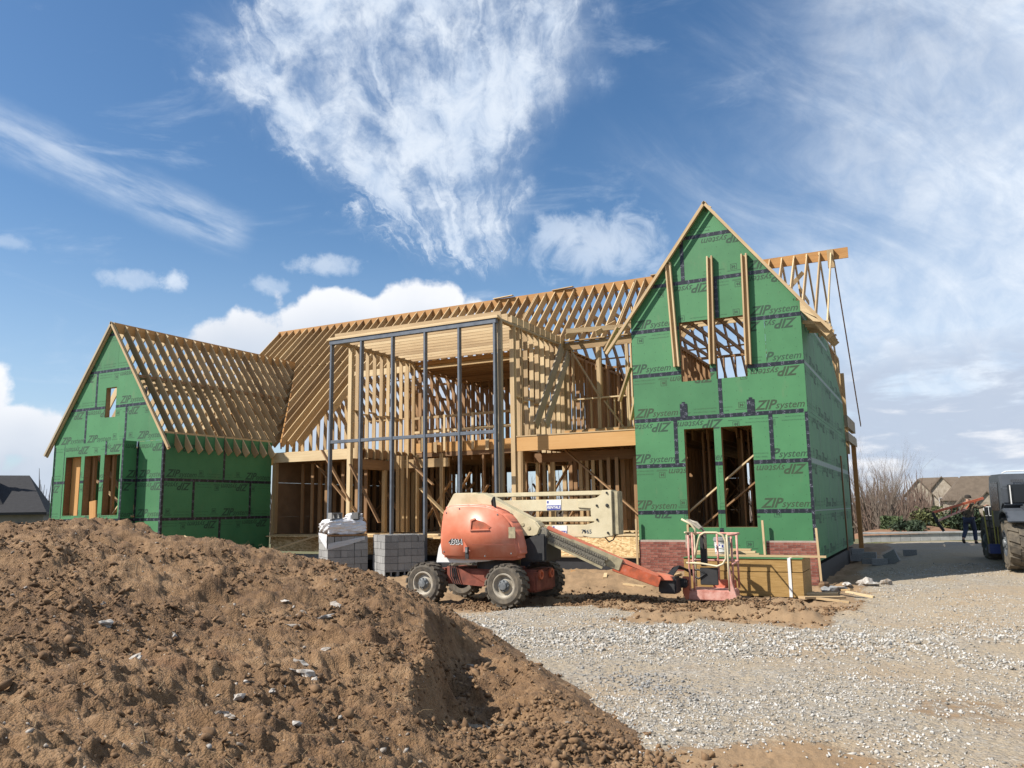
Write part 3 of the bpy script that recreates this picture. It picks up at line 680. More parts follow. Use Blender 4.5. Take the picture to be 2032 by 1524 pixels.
def sheathe(O, U, N, us, v0, v1, outline, holes, pr, ink='ink', mat='zip', prt=True):
    """one course of panels between v0 and v1; us = joint positions; O + U*u + z*v"""
    O = Vector(O); U = Vector(U); N = Vector(N); Zv = Vector((0, 0, 1)); g = .003
    for k in range(len(us)-1):
        a, b = us[k]+g, us[k+1]-g
        base = clip_convex([(a, v0+g), (b, v0+g), (b, v1-g), (a, v1-g)], outline)
        if len(base) < 3: continue
        polys = [base]
        for h in holes: polys = subtract(polys, h)
        mb = MB()
        P = lambda p, n: O+U*p[0]+Zv*p[1]+N*n
        for p in polys:
            if area(p) < 0: p = p[::-1]
            n = len(p)
            mb.add([P(q, 0) for q in p]+[P(q, -.012) for q in p], [tuple(range(n)), tuple(range(2*n-1, n-1, -1))]+[(i, i+n, (i+1) % n+n, (i+1) % n) for i in range(n)])
        pan = mb.build('sheathing_panel', M[mat], house)
        bm = bmesh.new(); bm.from_mesh(pan.data); bmesh.ops.remove_doubles(bm, verts=bm.verts, dist=2e-4); bmesh.ops.dissolve_degenerate(bm, edges=bm.edges, dist=1e-4)
        seen = {}
        for f in bm.faces: seen.setdefault(tuple(sorted(v.index for v in f.verts)), []).append(f)
        bmesh.ops.delete(bm, geom=[f for fs in seen.values() if len(fs) > 1 for f in fs], context='FACES_ONLY')
        bmesh.ops.recalc_face_normals(bm, faces=bm.faces)
        todo = set(bm.faces); isl = []
        while todo:
            st = [todo.pop()]; cur = [st[0]]
            while st:
                f = st.pop()
                for e_ in f.edges:
                    for g2 in e_.link_faces:
                        if g2 in todo: todo.discard(g2); st.append(g2); cur.append(g2)
            isl.append(cur)
        isl.sort(key=lambda fs: -sum(f.calc_area() for f in fs))
        for fs in isl[1:]:
            q2 = MB()
            for f in fs: q2.add([v.co for v in f.verts], [tuple(range(len(f.verts)))])
            q2.build('sheathing_panel', M[mat], house)
        if len(isl) > 1: bmesh.ops.delete(bm, geom=[f for fs in isl[1:] for f in fs], context='FACES')
        bm.to_mesh(pan.data); bm.free()
        # print, laid out on the full 8 ft sheet this piece was cut from
        u0 = us[k] if k < len(us)-2 or len(us) == 2 and pr % 2 == 0 else us[k+1]-2.438
        if k == 0 and len(us) > 2: u0 = us[1]-2.438
        if not prt: continue
        ib = MB(); vo = v0
        for t in PRINT[(pr+k) % 4]:
            tt = [(q[0]+u0, q[1]+vo) for q in t]
            mx_, mn_ = max(q[0] for q in tt), min(q[0] for q in tt)
            if mx_ < a or mn_ > b: continue
            for p in polys:
                if area(p) < 0: p = p[::-1]
                c = clip_convex(tt, p)
                if len(c) >= 3 and abs(area(c)) > 1e-7: ib.add([P(q, .0012) for q in c], [tuple(range(len(c)))])
        if ib.v: ib.build('lettering', M[ink], pan)
def tape(O, U, N, p, q, w=.10, mat='tape', off=.0022):
    O = Vector(O); U = Vector(U); N = Vector(N); P = lambda a: O+U*a[0]+Vector((0, 0, 1))*a[1]+N*off
    return lumber('seam_tape', P(p), P(q), w, .0016, mat, house, N)
def row(k): return 1.41+1.2192*k

# --- right block, front gable
F = ((0, 0, 0), (1, 0, 0), (0, -1, 0))
W0, APX, SL = -4.44, -2.22, 1.306
outl = [(W0, -.3), (0, -.3), (0, 6.70), (APX, 6.70+SL*2.22), (W0, 6.70)]
win = [(-3.10, 1.02, -2.32, 3.56), (-2.14, 1.02, -1.36, 3.56), (-3.10, 4.82, -2.33, 6.42), (-2.17, 4.82, -1.38, 6.42)]
joints = {-1: [W0, -2.25, 0], 0: [W0, -2.25, 0], 1: [W0, -3.32, -.89, 0], 2: [W0, -2.10, 0], 3: [W0, -3.32, -.89, 0], 4: [W0, -2.07, 0], 5: [W0, -2.93, 0], 6: [W0, 0]}
for k, us in joints.items():
    sheathe(*F, us, max(row(k), .36) if k == -1 else row(k), row(k+1), outl, win, {-1: 2, 0: 0, 1: 1, 2: 0, 3: 3, 4: 0, 5: 2, 6: 0}[k], 'ink_olive' if k in (0, 2) else 'ink')
def xr_at(z): return (W0, 0) if z <= 6.70 else (APX-(9.60-z)/SL, APX+(9.60-z)/SL)
for k in range(0, 7):
    z = row(k); a, b = xr_at(z)
    if k == 2: b = -.09
    spans = [(a, b)]
    for h in win:
        if h[1] < z < h[3]:
            spans = [s2 for s1, e1 in spans for s2 in ((s1, min(e1, h[0])), (max(s1, h[2]), e1)) if s2[1]-s2[0] > .03]
    for s1, e1 in spans: tape(*F, (s1, z), (e1, z))
for (xj, z0, z1) in ((-2.10, row(2), 4.82), (-3.32, row(1), row(2)), (-.89, row(1), row(2)), (-2.07, 6.44, row(5)), (-2.93, row(5), row(6)), (-2.25, .5, 1.0)):
    tape(*F, (xj, z0), (xj, z1), .10, 'tape', .0038)
tape(*F, (-.035, .70), (-.035, row(2)-.03), .075, 'tape', .0038)
for (xj, zj) in ((-3.08, 4.03), (-1.35, 4.02)):
    for q in range(3): tape(*F, (xj-.055+.055*q, zj-.2+.03*q), (xj-.055+.055*q, zj+.2+.05*(q % 2)), .085, 'tape', .0055+.0016*q)
# --- right block, side wall
SF = ((0, 0, 0), (0, 1, 0), (1, 0, 0))
souts = [(0, .1), (9.7, .1), (9.7, 5.05), (6.2, 6.62), (0, 6.62)]
sj = {-1: [0, 2.44, 4.88, 7.32, 9.7], 0: [0, 1.22, 3.66, 6.1, 8.54, 9.7], 1: [0, 2.2, 4.64, 7.08, 9.7], 2: [0, 1.0, 3.44, 5.88, 8.3, 9.7], 3: [0, 2.2, 4.64, 7.08, 9.7], 4: [0, 1., 3.44, 5.88, 9.7]}
for k, us in sj.items():
    sheathe(*SF, us, max(row(k), .11), row(k+1), souts, [], k % 4)
    for u in us[1:-1]: tape(*SF, (u, max(row(k), .15)), (u, min(row(k+1), 6.6)), .035, 'greytape')
for k, w2, m2, e in ((0, .03, 'greytape', 9.6), (1, .13, 'greytape', 9.6), (3, .09, 'greytape', 9.6), (4, .09, 'greytape', 5.6)):
    tape(*SF, (.02, row(k)), (e, row(k)), w2, m2, .0045)
lum('corner_board', (.02, 7.3, .1), (.02, 7.3, 3.1), .035, .13, 'old_shaded', (0, 1, 0))
# side framing beyond the sheathing, porch post and beams at the back right
for y in np.arange(6.4, 9.9, .406): stud(-.08, float(y), 5.0, 6.62, .14, .038, 'tan')
lum('top_plate', (-.08, 0, 6.66), (-.08, 9.7, 6.66), .14, .076, 'tan')
stud(.02, 12.6, -.2, 4.1, .16, .16, 'lvl', 'porch_post'); stud(.02, 10.0, 3.3, 6.2, .14, .14, 'tan')
lum('porch_beam', (.04, 9.75, 3.9), (.04, 13.2, 3.9), .14, .32, 'grey'); lum('porch_beam', (.04, 9.75, 4.45), (.04, 12.9, 4.45), .14, .42, 'grey')
# foundation
fb = MB(); fb.box(-.30, -.03, -.0, 9.7, -.9, .10); fb.box(-4.4, -.3, .02, .2, -.9, .34); fb.build('foundation_wall', M['black'], house)
fb = MB(); fb.box(-14.7, -4.46, .72, .9, -.9, .20); fb.box(-14.75, -14.5, -.5, .72, -.9, .2); fb.box(-8.55, -8.3, -.5, .72, -.9, .2); fb.box(-14.5, -8.55, -.5, -.3, -.9, .1); fb.build('foundation_wall', M['black'], house)
fb = MB(); fb.box(-18.5, -14.75, 1.15, 1.4, -.9, .12); fb.build('foundation_wall', M['cmu'], house)
fb = MB(); fb.box(-18.8, -18.55, -3.5, 1.1, -.9, .12); fb.box(-23.9, -18.8, -3.5, -3.3, -.9, .12); fb.build('foundation_wall', M['black'], house)
# --- brick skirting, laid brick by brick
def veneer(x0, x1, y, z0, z1):
    mb = MB(); mb.box(x0, x1, y+.006, y+.075, z0, z1); v = mb.build('brick_veneer', M['mortar'], house)
    bw, bh, j = .194, .057, .010; z = z0+j; r_i = 0; meshes = {}
    while z+bh <= z1+.002:
        x = x0 - (.102 if r_i % 2 else 0)
        while x < x1-.02:
            a, b = max(x, x0), min(x+bw, x1)
            if b-a > .03:
                key = round(b-a, 3)
                if key not in meshes: m2 = MB(); m2.box(0, key, 0, .06, 0, bh); me = m2.mesh('brick'); me.materials.append(M['brick']); meshes[key] = me
                link('brick', meshes[key], v, None, Matrix.Translation((a, y+random.uniform(-.002, .002), z)))
            x += bw+j
        z += bh+j; r_i += 1
veneer(W0+.02, -3.12, -.10, -.35, .705); veneer(-1.17, .0, -.10, -.35, .695)
for (x, y, z0, z1, lean) in ((-4.46, -.13, -.25, 1.25, 0), (-1.19, -.16, -.25, 1.19, .02), (.055, -.16, -.30, 1.0, .03), (-3.08, -.14, -.2, 1.1, 0)):
    lum('story_pole', (x, y, z0), (x-lean*1.2, y, z1), .05, .05, 'spf', (0, 1, 0))
# --- bracket boards nailed to the gable
for (xt, zt, xb, zb) in ((-3.30, 8.10, -3.19, 5.22), (-2.17, 8.10, -2.25, 5.20), (-1.28, 8.02, -1.33, 5.10)):
    for dx, w2, yy in ((-.058, .038, -.075), (.058, .038, -.075)): lum('bracket_board', (xt+dx, yy, zt), (xb+dx, yy, zb), w2, .11, 'spf', (0, 1, 0))
    lum('bracket_board', (xt, -.04, zt-.03), (xb, -.04, zb+.02), .078, .038, 'tan', (0, 1, 0))
# --- rake rafters and right block roof
def rafter(p0, p1, mat='spf', w=.038, h=.235, name='rafter', nrm=None):
    """p0 ridge, p1 tail, both on the top plane"""
    p0 = Vector(p0); p1 = Vector(p1); dv = (p1-p0).normalized(); n = Vector(nrm) if nrm else Vector((0, 0, 1))
    n = (n-dv*n.dot(dv)).normalized(); o = -n*h/2
    return lumber(name, p0+o, p1+o, w, h, mat, house, n)
AZ = 9.62
def rz(x): return AZ-SL*abs(x-APX)
for sgn in (-1, 1):
    xe = APX+sgn*2.94
    rafter((APX, -.17, AZ), (xe, -.17, rz(xe)), 'spf', .038, .075, 'rake_board')
    rafter((APX, -.055, AZ-.005), (xe, -.055, rz(xe)-.005), 'spf', .10, .04, 'rake_board')
    for y in np.arange(.05, 6.6, .406):
        xe2 = xe if not (sgn < 0 and y > 4.2) else APX-max(.3, (AZ-(2.77+y))/SL if y > 4.2 else 9)
        if sgn < 0: xe2 = max(xe2, W0)
        if sgn > 0 and y > 1.7: xe2 = .02
        if sgn > 0 and y > 3.6: xe2 = min(xe, APX+max(.2, (AZ-(2.77+y))/SL))
        rafter((APX, float(y), AZ-.01), (xe2, float(y), rz(xe2)-.01), 'tan', .038, .19)
lum('ridge_beam', (APX, 0, AZ-.12), (APX, 6.7, AZ-.12), .044, .28, 'lvl')
mb = MB(); mb.prism([(.02, 6.66), (.02, 6.33), (.30, 6.02), (.66, 5.94), (.70, 5.86), (.68, 5.85)][:4]+[(.60, 5.93)], -.16, -.12); mb.build('return_block', W_['spf'], house, fix=True)
for y in np.arange(.3, 1.8, .406): lum('lookout', (-.0, float(y), 6.12), (.62, float(y), 6.05), .038, .09, 'spf')
# --- main roof
RY, RZ_ = 7.2, 9.97
def mz_(y): return 2.77+y
lum('ridge_beam', (-24.2, RY, RZ_-.17), (.74, RY, RZ_-.17), .045, .36, 'lvl')
LX, LZ, LS = -21.24, 7.92, 1.413
def lz(x): return LZ-LS*abs(x-LX)
nf, nb = (0, -1, 1), (0, 1, 1)
i = 0
for x in np.arange(-24.1, .25, .406):
    x = float(x); i += 1
    if x < -23.9: ye = 1.35
    elif x < -17.5: ye = 1.35
    elif x < -14.6: ye = 4.3 if x > -16.9 else 2.6 if x > -17.2 else 1.9
    elif x < -4.9: ye = 4.55
    else:
        ye = max(4.4, rz(x)-2.77) if x < -.2 else 3.7
    if RY-ye > .15: rafter((x, RY, RZ_), (x, ye, mz_(ye)), 'tan' if x < -9 else 'spf', .038, .285, nrm=nf)
    rafter((x, RY, RZ_), (x, 11.2, mz_(2*RY-11.2)), 'old_shaded' if x < -3 else 'tan', .038, .235, nrm=nb)
    if i in (25, 34, 44, 52): rafter((x+.06, RY, RZ_), (x+.06, ye, mz_(ye)), 'tan', .038, .235, nrm=nf)
for x in np.arange(-23.5, -.4, .812): lum('collar_tie', (float(x)+.04, 6.0, 8.55), (float(x)+.04, 8.4, 8.55), .038, .14, 'spf')
lum('purlin', (-24, 5.2, 7.70), (-4.8, 5.2, 7.70), .14, .038, 'tan'); lum('purlin', (-24, 9.4, 7.5), (0, 9.4, 7.5), .14, .038, 'tan')
for (x0, x1) in ((-6.2, -4.9), (-1.6, -.7), (-12., -11.), (-2.6, -1.5)): lum('brace', (x0, 6.6, 8.2), (x1, 7.1, 9.3), .038, .14, 'spf')
rafter((.22, RY, RZ_+.02), (.22, 3.75, mz_(3.75)), 'spf', .038, .14, 'rake_board', nf); rafter((.30, RY, RZ_-.4), (.34, 12.6, mz_(1.8)), 'old_shaded', .03, .14, 'rake_board', nb)
lum('gable_plate', (.2, RY, 9.35), (.2, RY-.1, 9.95), .2, .16, 'spf')
for (xj, yj, zj) in ((-12.6, RY-.06, RZ_+.03), (-10.0, RY-.02, RZ_+.03), (-6.0, RY-.05, RZ_+.03)): lum('ridge_scrap', (xj, yj, zj), (xj+.9, yj-.05, zj+.02), .14, .03, 'spf')
# --- left wing
LF = ((0, -3.55, 0), (1, 0, 0), (0, -1, 0)); LB = ((0, -4.02, 0), (1, 0, 0), (0, -1, 0))
lo = [(-23.95, 3.86), (-18.53, 3.86), (-18.53, 4.07), (LX, 4.07+LS*2.71), (-23.95, 4.07)]
gw = [(-21.42, 4.73, -20.90, 5.72)]
for k, us, pr in ((2, [-23.95, -22.35, -20.36, -18.53], 1), (3, [-23.95, -21.9, -19.46, -18.53], 0), (4, [-23.95, -20.9, -18.5], 2), (5, [-23.95, -18.5], 0)):
    sheathe(*LF, us, max(3.86, row(k)), row(k+1), lo, gw, pr)
for k in (3, 4, 5):
    z = row(k); h = (7.90-z)/LS
    spans = [(LX-h, LX+h)] if k != 3 else [(LX-h, -21.42), (-20.9, LX+h)]
    for a, b in spans: tape(*LF, (a, z), (b, z), .09)
for (xj, z0, z1) in ((-22.35, 3.9, row(3)), (-20.36, 3.9, row(3)), (-21.9, row(3), row(4)), (-19.46, row(3), 5.6)): tape(*LF, (xj, z0), (xj, z1), .09, 'tape', .0038)
bw = [(-22.57, 1.56, -21.79, 3.45), (-21.62, 1.56, -20.84, 3.45), (-20.65, 1.56, -19.90, 3.45)]
bo = [(-23.15, -.4), (-19.75, -.4), (-19.75, 3.86), (-23.15, 3.86)]
for k, us, pr in ((-1, [-23.15, -21.0, -19.75], 0), (0, [-23.15, -22.66, -20.2, -19.75], 0), (1, [-23.15, -22.66, -20.55, -19.75], 2)):
    sheathe(*LB, us, row(k) if k >= 0 else -.2, row(k+1) if k < 1 else 3.86, bo, bw, pr)
for k in (0, 1):
    spans = [(-23.15, -19.75)]
    for h in bw:
        if h[1] < row(k) < h[3]: spans = [s2 for s1, e1 in spans for s2 in ((s1, min(e1, h[0])), (max(s1, h[2]), e1)) if s2[1]-s2[0] > .03]
    for a, b in spans: tape(*LB, (a, row(k)), (b, row(k)), .09)
tape(*LB, (-19.79, -.2), (-19.79, 3.95), .08, 'tape', .004); tape(*LB, (-20.6, 3.45), (-20.6, 3.9), .08, 'tape', .004); tape(*LB, (-22.66, 1.45), (-22.66, 3.85), .02, 'tape', .004); tape(*LB, (-23.13, -.2), (-23.13, 3.8), .03, 'tape', .004)
BR = ((-19.75, -4.02, 0), (0, 1, 0), (1, 0, 0)); ro = [(0, -.4), (.46, -.4), (.46, 3.86), (0, 3.86)]
RC = ((0, -3.55, 0), (1, 0, 0), (0, -1, 0)); rco = [(-19.74, -.4), (-18.53, -.4), (-18.53, 3.86), (-19.74, 3.86)]
for k in (-1, 0, 1):
    v0, v1 = (row(k) if k >= 0 else -.2), (row(k+1) if k < 1 else 3.86)
    sheathe(*BR, [0, .46], v0, v1, ro, [], k+1); sheathe(*RC, [-19.74, -18.53], v0, v1, rco, [], 2)
    if k >= 0: tape(*BR, (0, v0), (.46, v0), .09); tape(*RC, (-19.74, v0), (-18.53, v0), .09)
tape(*RC, (-19.70, -.2), (-19.70, 3.86), .09, 'tape', .004); tape(*RC, (-18.56, -.2), (-18.56, 3.86), .07, 'tape', .004)
mb = MB(); mb.box(-23.13, -19.77, -4.0, -3.57, 3.85, 3.87); mb.build('bay_cap', M['zip'], house)
LSd = ((-18.53, 0, 0), (0, 1, 0), (1, 0, 0)); lso = [(-3.55, .12), (1.1, .12), (1.1, 4.07), (-3.55, 4.07)]
for k, us, pr in ((-1, [-3.55, -1.2, 1.1], 0), (0, [-3.55, -2.33, .11, 1.1], 0), (1, [-3.55, -1.1, 1.1], 2)):
    sheathe(*LSd, us, max(.13, row(k)), row(k+1) if k < 1 else 4.07, lso, [], pr)
    for u in us[1:-1]: tape(*LSd, (u, max(.13, row(k))), (u, row(k+1) if k < 1 else 4.0), .09, 'tape', .0038)
    if k >= 0: tape(*LSd, (-3.53, row(k)), (1.1, row(k)), .09)
tape(*LSd, (-3.51, .13), (-3.51, 4.05), .08, 'tape', .0042)
LW = ((-23.95, 0, 0), (0, -1, 0), (-1, 0, 0))
sheathe(*LW, [-2., 0.4, 2.0, 3.55], .1, 1.4, [(-2, .1), (3.55, .1), (3.55, 4.07), (-2, 4.07)], [], 1); sheathe(*LW, [-2., 1.2, 3.55], 1.4, 4.05, [(-2, .1), (3.55, .1), (3.55, 4.07), (-2, 4.07)], [], 1)
for sgn in (-1, 1):
    xe = LX+sgn*3.06
    rafter((LX, -3.66, LZ+.02), (xe+.02*sgn, -3.66, lz(xe)+.02), 'spf' if sgn > 0 else 'grey', .038, .075, 'rake_board')
    rafter((LX, -3.60, LZ), (xe, -3.60, lz(xe)), 'tan', .05, .11, 'rake_board')
    for y in np.arange(-3.14, 5.0, .406):
        y = float(y); xv = LX+sgn*min(3.06, max(.1, (LZ-mz_(y))/LS)) if y > 1.0 else xe
        if abs(xv-LX) > .2: rafter((LX, y, LZ), (xv, y, lz(xv)), 'tan' if sgn > 0 else 'spf', .04, .225)
lum('ridge_beam', (LX, -3.55, LZ-.17), (LX, 5.1, LZ-.17), .045, .34, 'lvl')
for y in np.arange(-3.0, 4.2, .406): lum('collar_tie', (LX-1.20, float(y)+.04, 6.05), (LX+1.20, float(y)+.04, 6.05), .038, .14, 'spf')
lum('purlin', (LX+1.22, -3.5, 6.02), (LX+1.22, 4.2, 6.02), .04, .09, 'old_shaded'); lum('purlin', (LX-1.22, -3.5, 6.10), (LX-1.22, 4.2, 6.10), .04, .16, 'tan')
lum('valley_beam', (-18.3, 1.3, 3.95), (LX+.1, 5.1, 7.6), .045, .28, 'lvl')
lum('brace', (-20.3, 0.5, 6.0), (-19.2, .2, 4.3), .038, .14, 'tan'); lum('brace', (-22.5, 1.5, 4.2), (-20.6, 1.2, 6.2), .038, .14, 'lvl'); lum('brace', (-19.2, -1.5, 4.2), (-20.8, 3.4, 6.4), .045, .24, 'lvl')
for x in np.arange(-23.6, -18.6, .6): bstud(float(x), 1.2, .8, 4.0, .038, .14)
for y in np.arange(1.7, 4.3, .406): stud(-17.62, float(y), 3.72, mz_(float(y))-.28, .14, .038, 'tan')
for x in np.arange(-18.4, -17.6, .3): stud(float(x), 1.75, 3.72, 4.2, .038, .14, 'tan')
lum('top_plate', (-18.62, -3.5, 4.10), (-18.62, 1.1, 4.10), .14, .06, 'tan')
for y in np.arange(-3.4, 1.1, .406): bstud(-18.62, float(y), .1, 4.05, .14, .038); bstud(-23.86, float(y), .1, 4.05, .14, .038)
# window reveals in the bay and gable openings
def reveal(holes, y0, y1, mat='old_shaded', nm='window_frame'):
    for (x0, z0, x1, z1) in holes:
        mb = MB(); t = .038
        mb.box(x0-t+.01, x0+.004, y0, y1, z0-.03, z1+.03); mb.box(x1-.004, x1+t-.01, y0, y1, z0-.03, z1+.03)
        mb.box(x0+.004, x1-.004, y0, y1, z1-.004, z1+.16); mb.box(x0+.004, x1-.004, y0, y1, z0-.05, z0+.004)
        mb.build(nm, W_[mat], house)
reveal(bw, -4.004, -3.80, 'old_shaded'); reveal(gw, -3.534, -3.38, 'tan'); reveal(win, .016, .17, 'old_shaded')
lum('king_stud', (-22.35, -3.75, .8), (-22.35, -3.75, 3.5), .4, .09, 'lvl', (0, 1, 0))
lum('stud', (-21.5, -3.72, .8), (-21.5, -3.72, 3.5), .09, .09, 'old_shaded', (0, 1, 0)); lum('stud', (-20.55, -3.72, .8), (-20.55, -3.72, 3.5), .09, .09, 'old_shaded', (0, 1, 0))
lum('brace', (-22.1, -3.3, 3.6), (-19.6, -3.1, 1.1), .038, .14, 'old_shaded', (0, 1, 0)); lum('brace', (-21.7, -3.5, 2.7), (-19.7, -3.6, 1.5), .038, .11, 'spf', (0, 1, 0)); lum('brace', (-20.6, -3.7, 1.5), (-19.8, -3.7, 2.3), .038, .10, 'spf', (0, 1, 0))
# --- middle: glazed bay in steel
XL, XR = -14.62, -8.45
YS = -.40
sx = [XL+.04+i*(XR-XL-.08)/5 for i in range(6)]
for x in sx: mb = MB(); mb.box(x-.035, x+.035, YS-.07, YS+.07, -.25, 6.98); mb.build('steel_post', M['steel'], house, bevel=.006, seg=1)
mb = MB(); mb.box(XL-.03, XR+.03, YS-.072, YS+.07, 6.98, 7.12); mb.build('steel_beam', M['steel'], house, bevel=.006, seg=1)
for k in range(5): mb = MB(); mb.box(sx[k]+.036, sx[k+1]-.036, YS-.055, YS+.055, 3.73, 3.83); mb.build('steel_rail', M['steel'], house, bevel=.005, seg=1)
lum('top_plate', (XL-.12, YS, 7.15), (XR+.1, YS, 7.15), .20, .05, 'spf'); lum('top_plate', (XL-.08, YS+.01, 7.195), (XR+.08, YS+.01, 7.195), .17, .038, 'spf')
stud(XR+.03, -.22, .2, 6.2, .12, .12, 'grey', 'timber_post'); stud(XR+.03, -.22, 6.21, 7.1, .12, .12, 'grey', 'timber_post')
for X0 in (XL, XR):
    lum('top_plate', (X0, YS+.11, 7.14), (X0, 4.5, 7.14), .14, .045, 'grey' if X0 == XR else 'tan'); lum('top_plate', (X0, YS+.11, 7.095), (X0, 4.5, 7.095), .14, .042, 'tan')
    for q in range(4): stud(X0, .60+.04*q, .82, 7.07, .14, .038, 'spf')
    for y in (.98, 1.12, 1.16, 1.55, 1.95, 2.35, 2.39, 2.76, 3.17, 3.57, 3.97, 4.37, 4.41): stud(X0, y, .82 if (X0 == XR and y < 1.3) or y > 4.3 else 3.34, 7.07, .14, .038, 'spf' if X0 == XR or y < 2.5 else 'tan')
    lum('sole_plate', (X0, .55, .80), (X0, 4.5, .80), .14, .038, 'tan'); lum('header', (X0, .78 if X0 == XL else 1.2, 3.15), (X0, 4.4, 3.15), .12, .34, 'old_shaded')
for (x, y) in ((XL, 2.55), (XL, 2.6), (XL, 2.64), (XR, 1.22), (XR, 3.2), (XR, 3.24)): stud(x, y, .82, 2.98, .14, .038, 'tan')
for X0 in (XL, XR):
    for y0 in (.78, 1.2, 1.6, 2.0, 2.42, 2.8, 3.2): lum('blocking', (X0, y0+.02, 4.9+.05*math.sin(y0*9)), (X0, y0+.36, 4.9+.05*math.sin(y0*9)), .14, .038, 'spf')
for y in np.arange(-.16, 4.45, .406): lum('ceiling_joist', (XL-.05, float(y), 7.285), (XR+.05, float(y), 7.285), .038, .235, 'spf')
for y in np.arange(.45, 4.3, .406): lum('joist_block', (XR+.06, float(y)+.02, 7.28), (XR+.06, float(y)+.386, 7.28), .04, .22, 'spf')
lum('header', (XL, 4.46, 7.08), (XR, 4.46, 7.08), .09, .13, 'lvl'); lum('header', (XL, 4.52, 6.93), (XR, 4.52, 6.93), .09, .14, 'tan')
for y in np.arange(4.9, 11.0, .406): lum('ceiling_joist', (XL, float(y), 6.98), (XR, float(y), 6.98), .038, .235, 'old_shaded')
mb = MB(); mb.box(XL, XR, 4.6, 9.9, 7.10, 7.12); mb.build('attic_floor', M['osb'], house)
# balcony edge inside the bay
lum('rim_beam', (XL+.07, 4.42, 3.86), (XR-.07, 4.42, 3.86), .045, .36, 'lvl'); lum('ledger', (XL+.07, 4.45, 3.60), (XR-.07, 4.45, 3.60), .09, .16, 'old_shaded')
for z in (4.45, 4.98): lum('guard_rail', (XL+.08, 4.36, z), (XR-.08, 4.36, z+.04), .038, .09, 'spf')
for x in (-14.2, -13.2, -12.0, -10.9, -9.7, -8.75): stud(x, 4.31, 3.72, 5.05, .09, .038, 'spf', 'guard_post')
for x in (-13.6, -12.5, -11.4): stud(x, 4.31, 3.66, 4.05, .14, .038, 'spf', 'joist_end')
# window wall to the right of the bay (upper floor) and its floor edge
def plate(x0, x1, y, z, mat='tan', w=.14, h=.04, nm='top_plate'): lum(nm, (x0, y, z), (x1, y, z), w, h, mat)
lum('header', (-8.36, 4.5, 7.10), (-4.9, 4.5, 7.10), .12, .26, 'tan')
for x in (-8.34, -8.30, -8.10, -6.16, -6.10, -5.98, -5.9, -5.7): stud(x, 4.5, 3.8, 6.97, .05 if x > -6.05 else .14 if x < -8.2 else .04, .14, 'spf')
stud(-7.14, 4.44, 3.8, 6.97, .12, .05, 'spf'); stud(-7.08, 4.5, 5.2, 6.97, .04, .14, 'tan')
plate(-8.1, -6.2, 4.46, 5.22, 'spf', .14, .045, 'sill')
for x in (-7.75, -7.45, -6.85, -6.62, -6.4): stud(x, 4.5, 3.8, 5.18, .038, .10, 'tan')
lum('brace', (-8.05, 4.40, 6.85), (-7.05, 4.40, 5.15), .038, .12, 'spf', (0, 1, 0)); lum('brace', (-6.95, 4.42, 5.1), (-6.15, 4.42, 3.95), .038, .12, 'tan', (0, 1, 0))
lum('rim_beam', (-8.4, 4.36, 3.98), (-4.6, 4.36, 3.98), .045, .34, 'lvl'); lum('sole_plate', (-8.4, 4.42, 4.17), (-4.6, 4.42, 4.17), .14, .04, 'tan')
for x in (-8.15, -7.7, -7.2, -6.7, -6.2): stud(x, 4.31, 3.76, 4.14, .10, .03, 'spf', 'joist_end')
for x in np.arange(-8.3, -4.6, .406): bstud(float(x), 6.2, 3.76, 6.9, .038, .14)
# low dormer rafters above that wall
plate(-8.4, -4.6, 4.42, 7.27, 'tan')
for x in (-8.0, -6.9, -6.1, -5.4): lum('dormer_rafter', (x, 3.7, 7.26), (x, 5.6, 8.0), .038, .19, 'tan')
lum('dormer_fascia', (-8.0, 3.75, 7.48), (-5.0, 4.9, 7.62), .038, .16, 'spf')
# big timber and loose boards leaning on the right bay wall
lum('leaning_board', (-8.22, 3.9, 6.98), (-8.05, 1.35, 4.08), .32, .05, 'grey', (1, 0, 0)); lum('leaning_board', (-8.20, 4.40, 6.8), (-8.05, 2.1, 4.15), .30, .05, 'grey', (1, 0, 0))
lum('hanging_board', (-4.80, .9, 5.50), (-5.17, .9, 4.55), .045, .22, 'spf', (0, 1, 0)); lum('hanging_board', (-4.62, .9, 4.9), (-4.84, .9, 4.0), .045, .22, 'tan', (0, 1, 0))
lum('hanging_board', (-4.9, .2, 6.55), (-5.3, .2, 5.9), .045, .20, 'spf', (0, 1, 0))
# floor edge on the right
lum('rim_beam', (-8.36, .66, 3.47), (-4.46, .66, 3.47), .09, .42, 'lvl'); lum('floor_edge', (-8.36, .70, 3.70), (-4.46, .70, 3.70), .20, .03, 'spf')
mb = MB(); mb.box(-8.36, -4.46, .8, 4.3, 3.685, 3.715); mb.build('balcony_floor', M['osb'], house)
# left upper wall beside the bay
lum('header', (-17.6, 4.3, 6.9), (-14.7, 4.3, 6.9), .12, .24, 'spf')
for x in (-17.55, -17.4, -15.95, -14.9): stud(x, 4.3, 3.8, 6.8, .07, .14, 'spf')
for x in (-17., -16.5, -15.4): stud(x, 4.4, 3.8, 5.0, .04, .14, 'tan')
plate(-17.5, -14.8, 4.3, 5.0, 'spf', .14, .04, 'sill'); lum('brace', (-17.3, 4.25, 6.7), (-16.2, 4.25, 5.9), .038, .12, 'spf', (0, 1, 0))
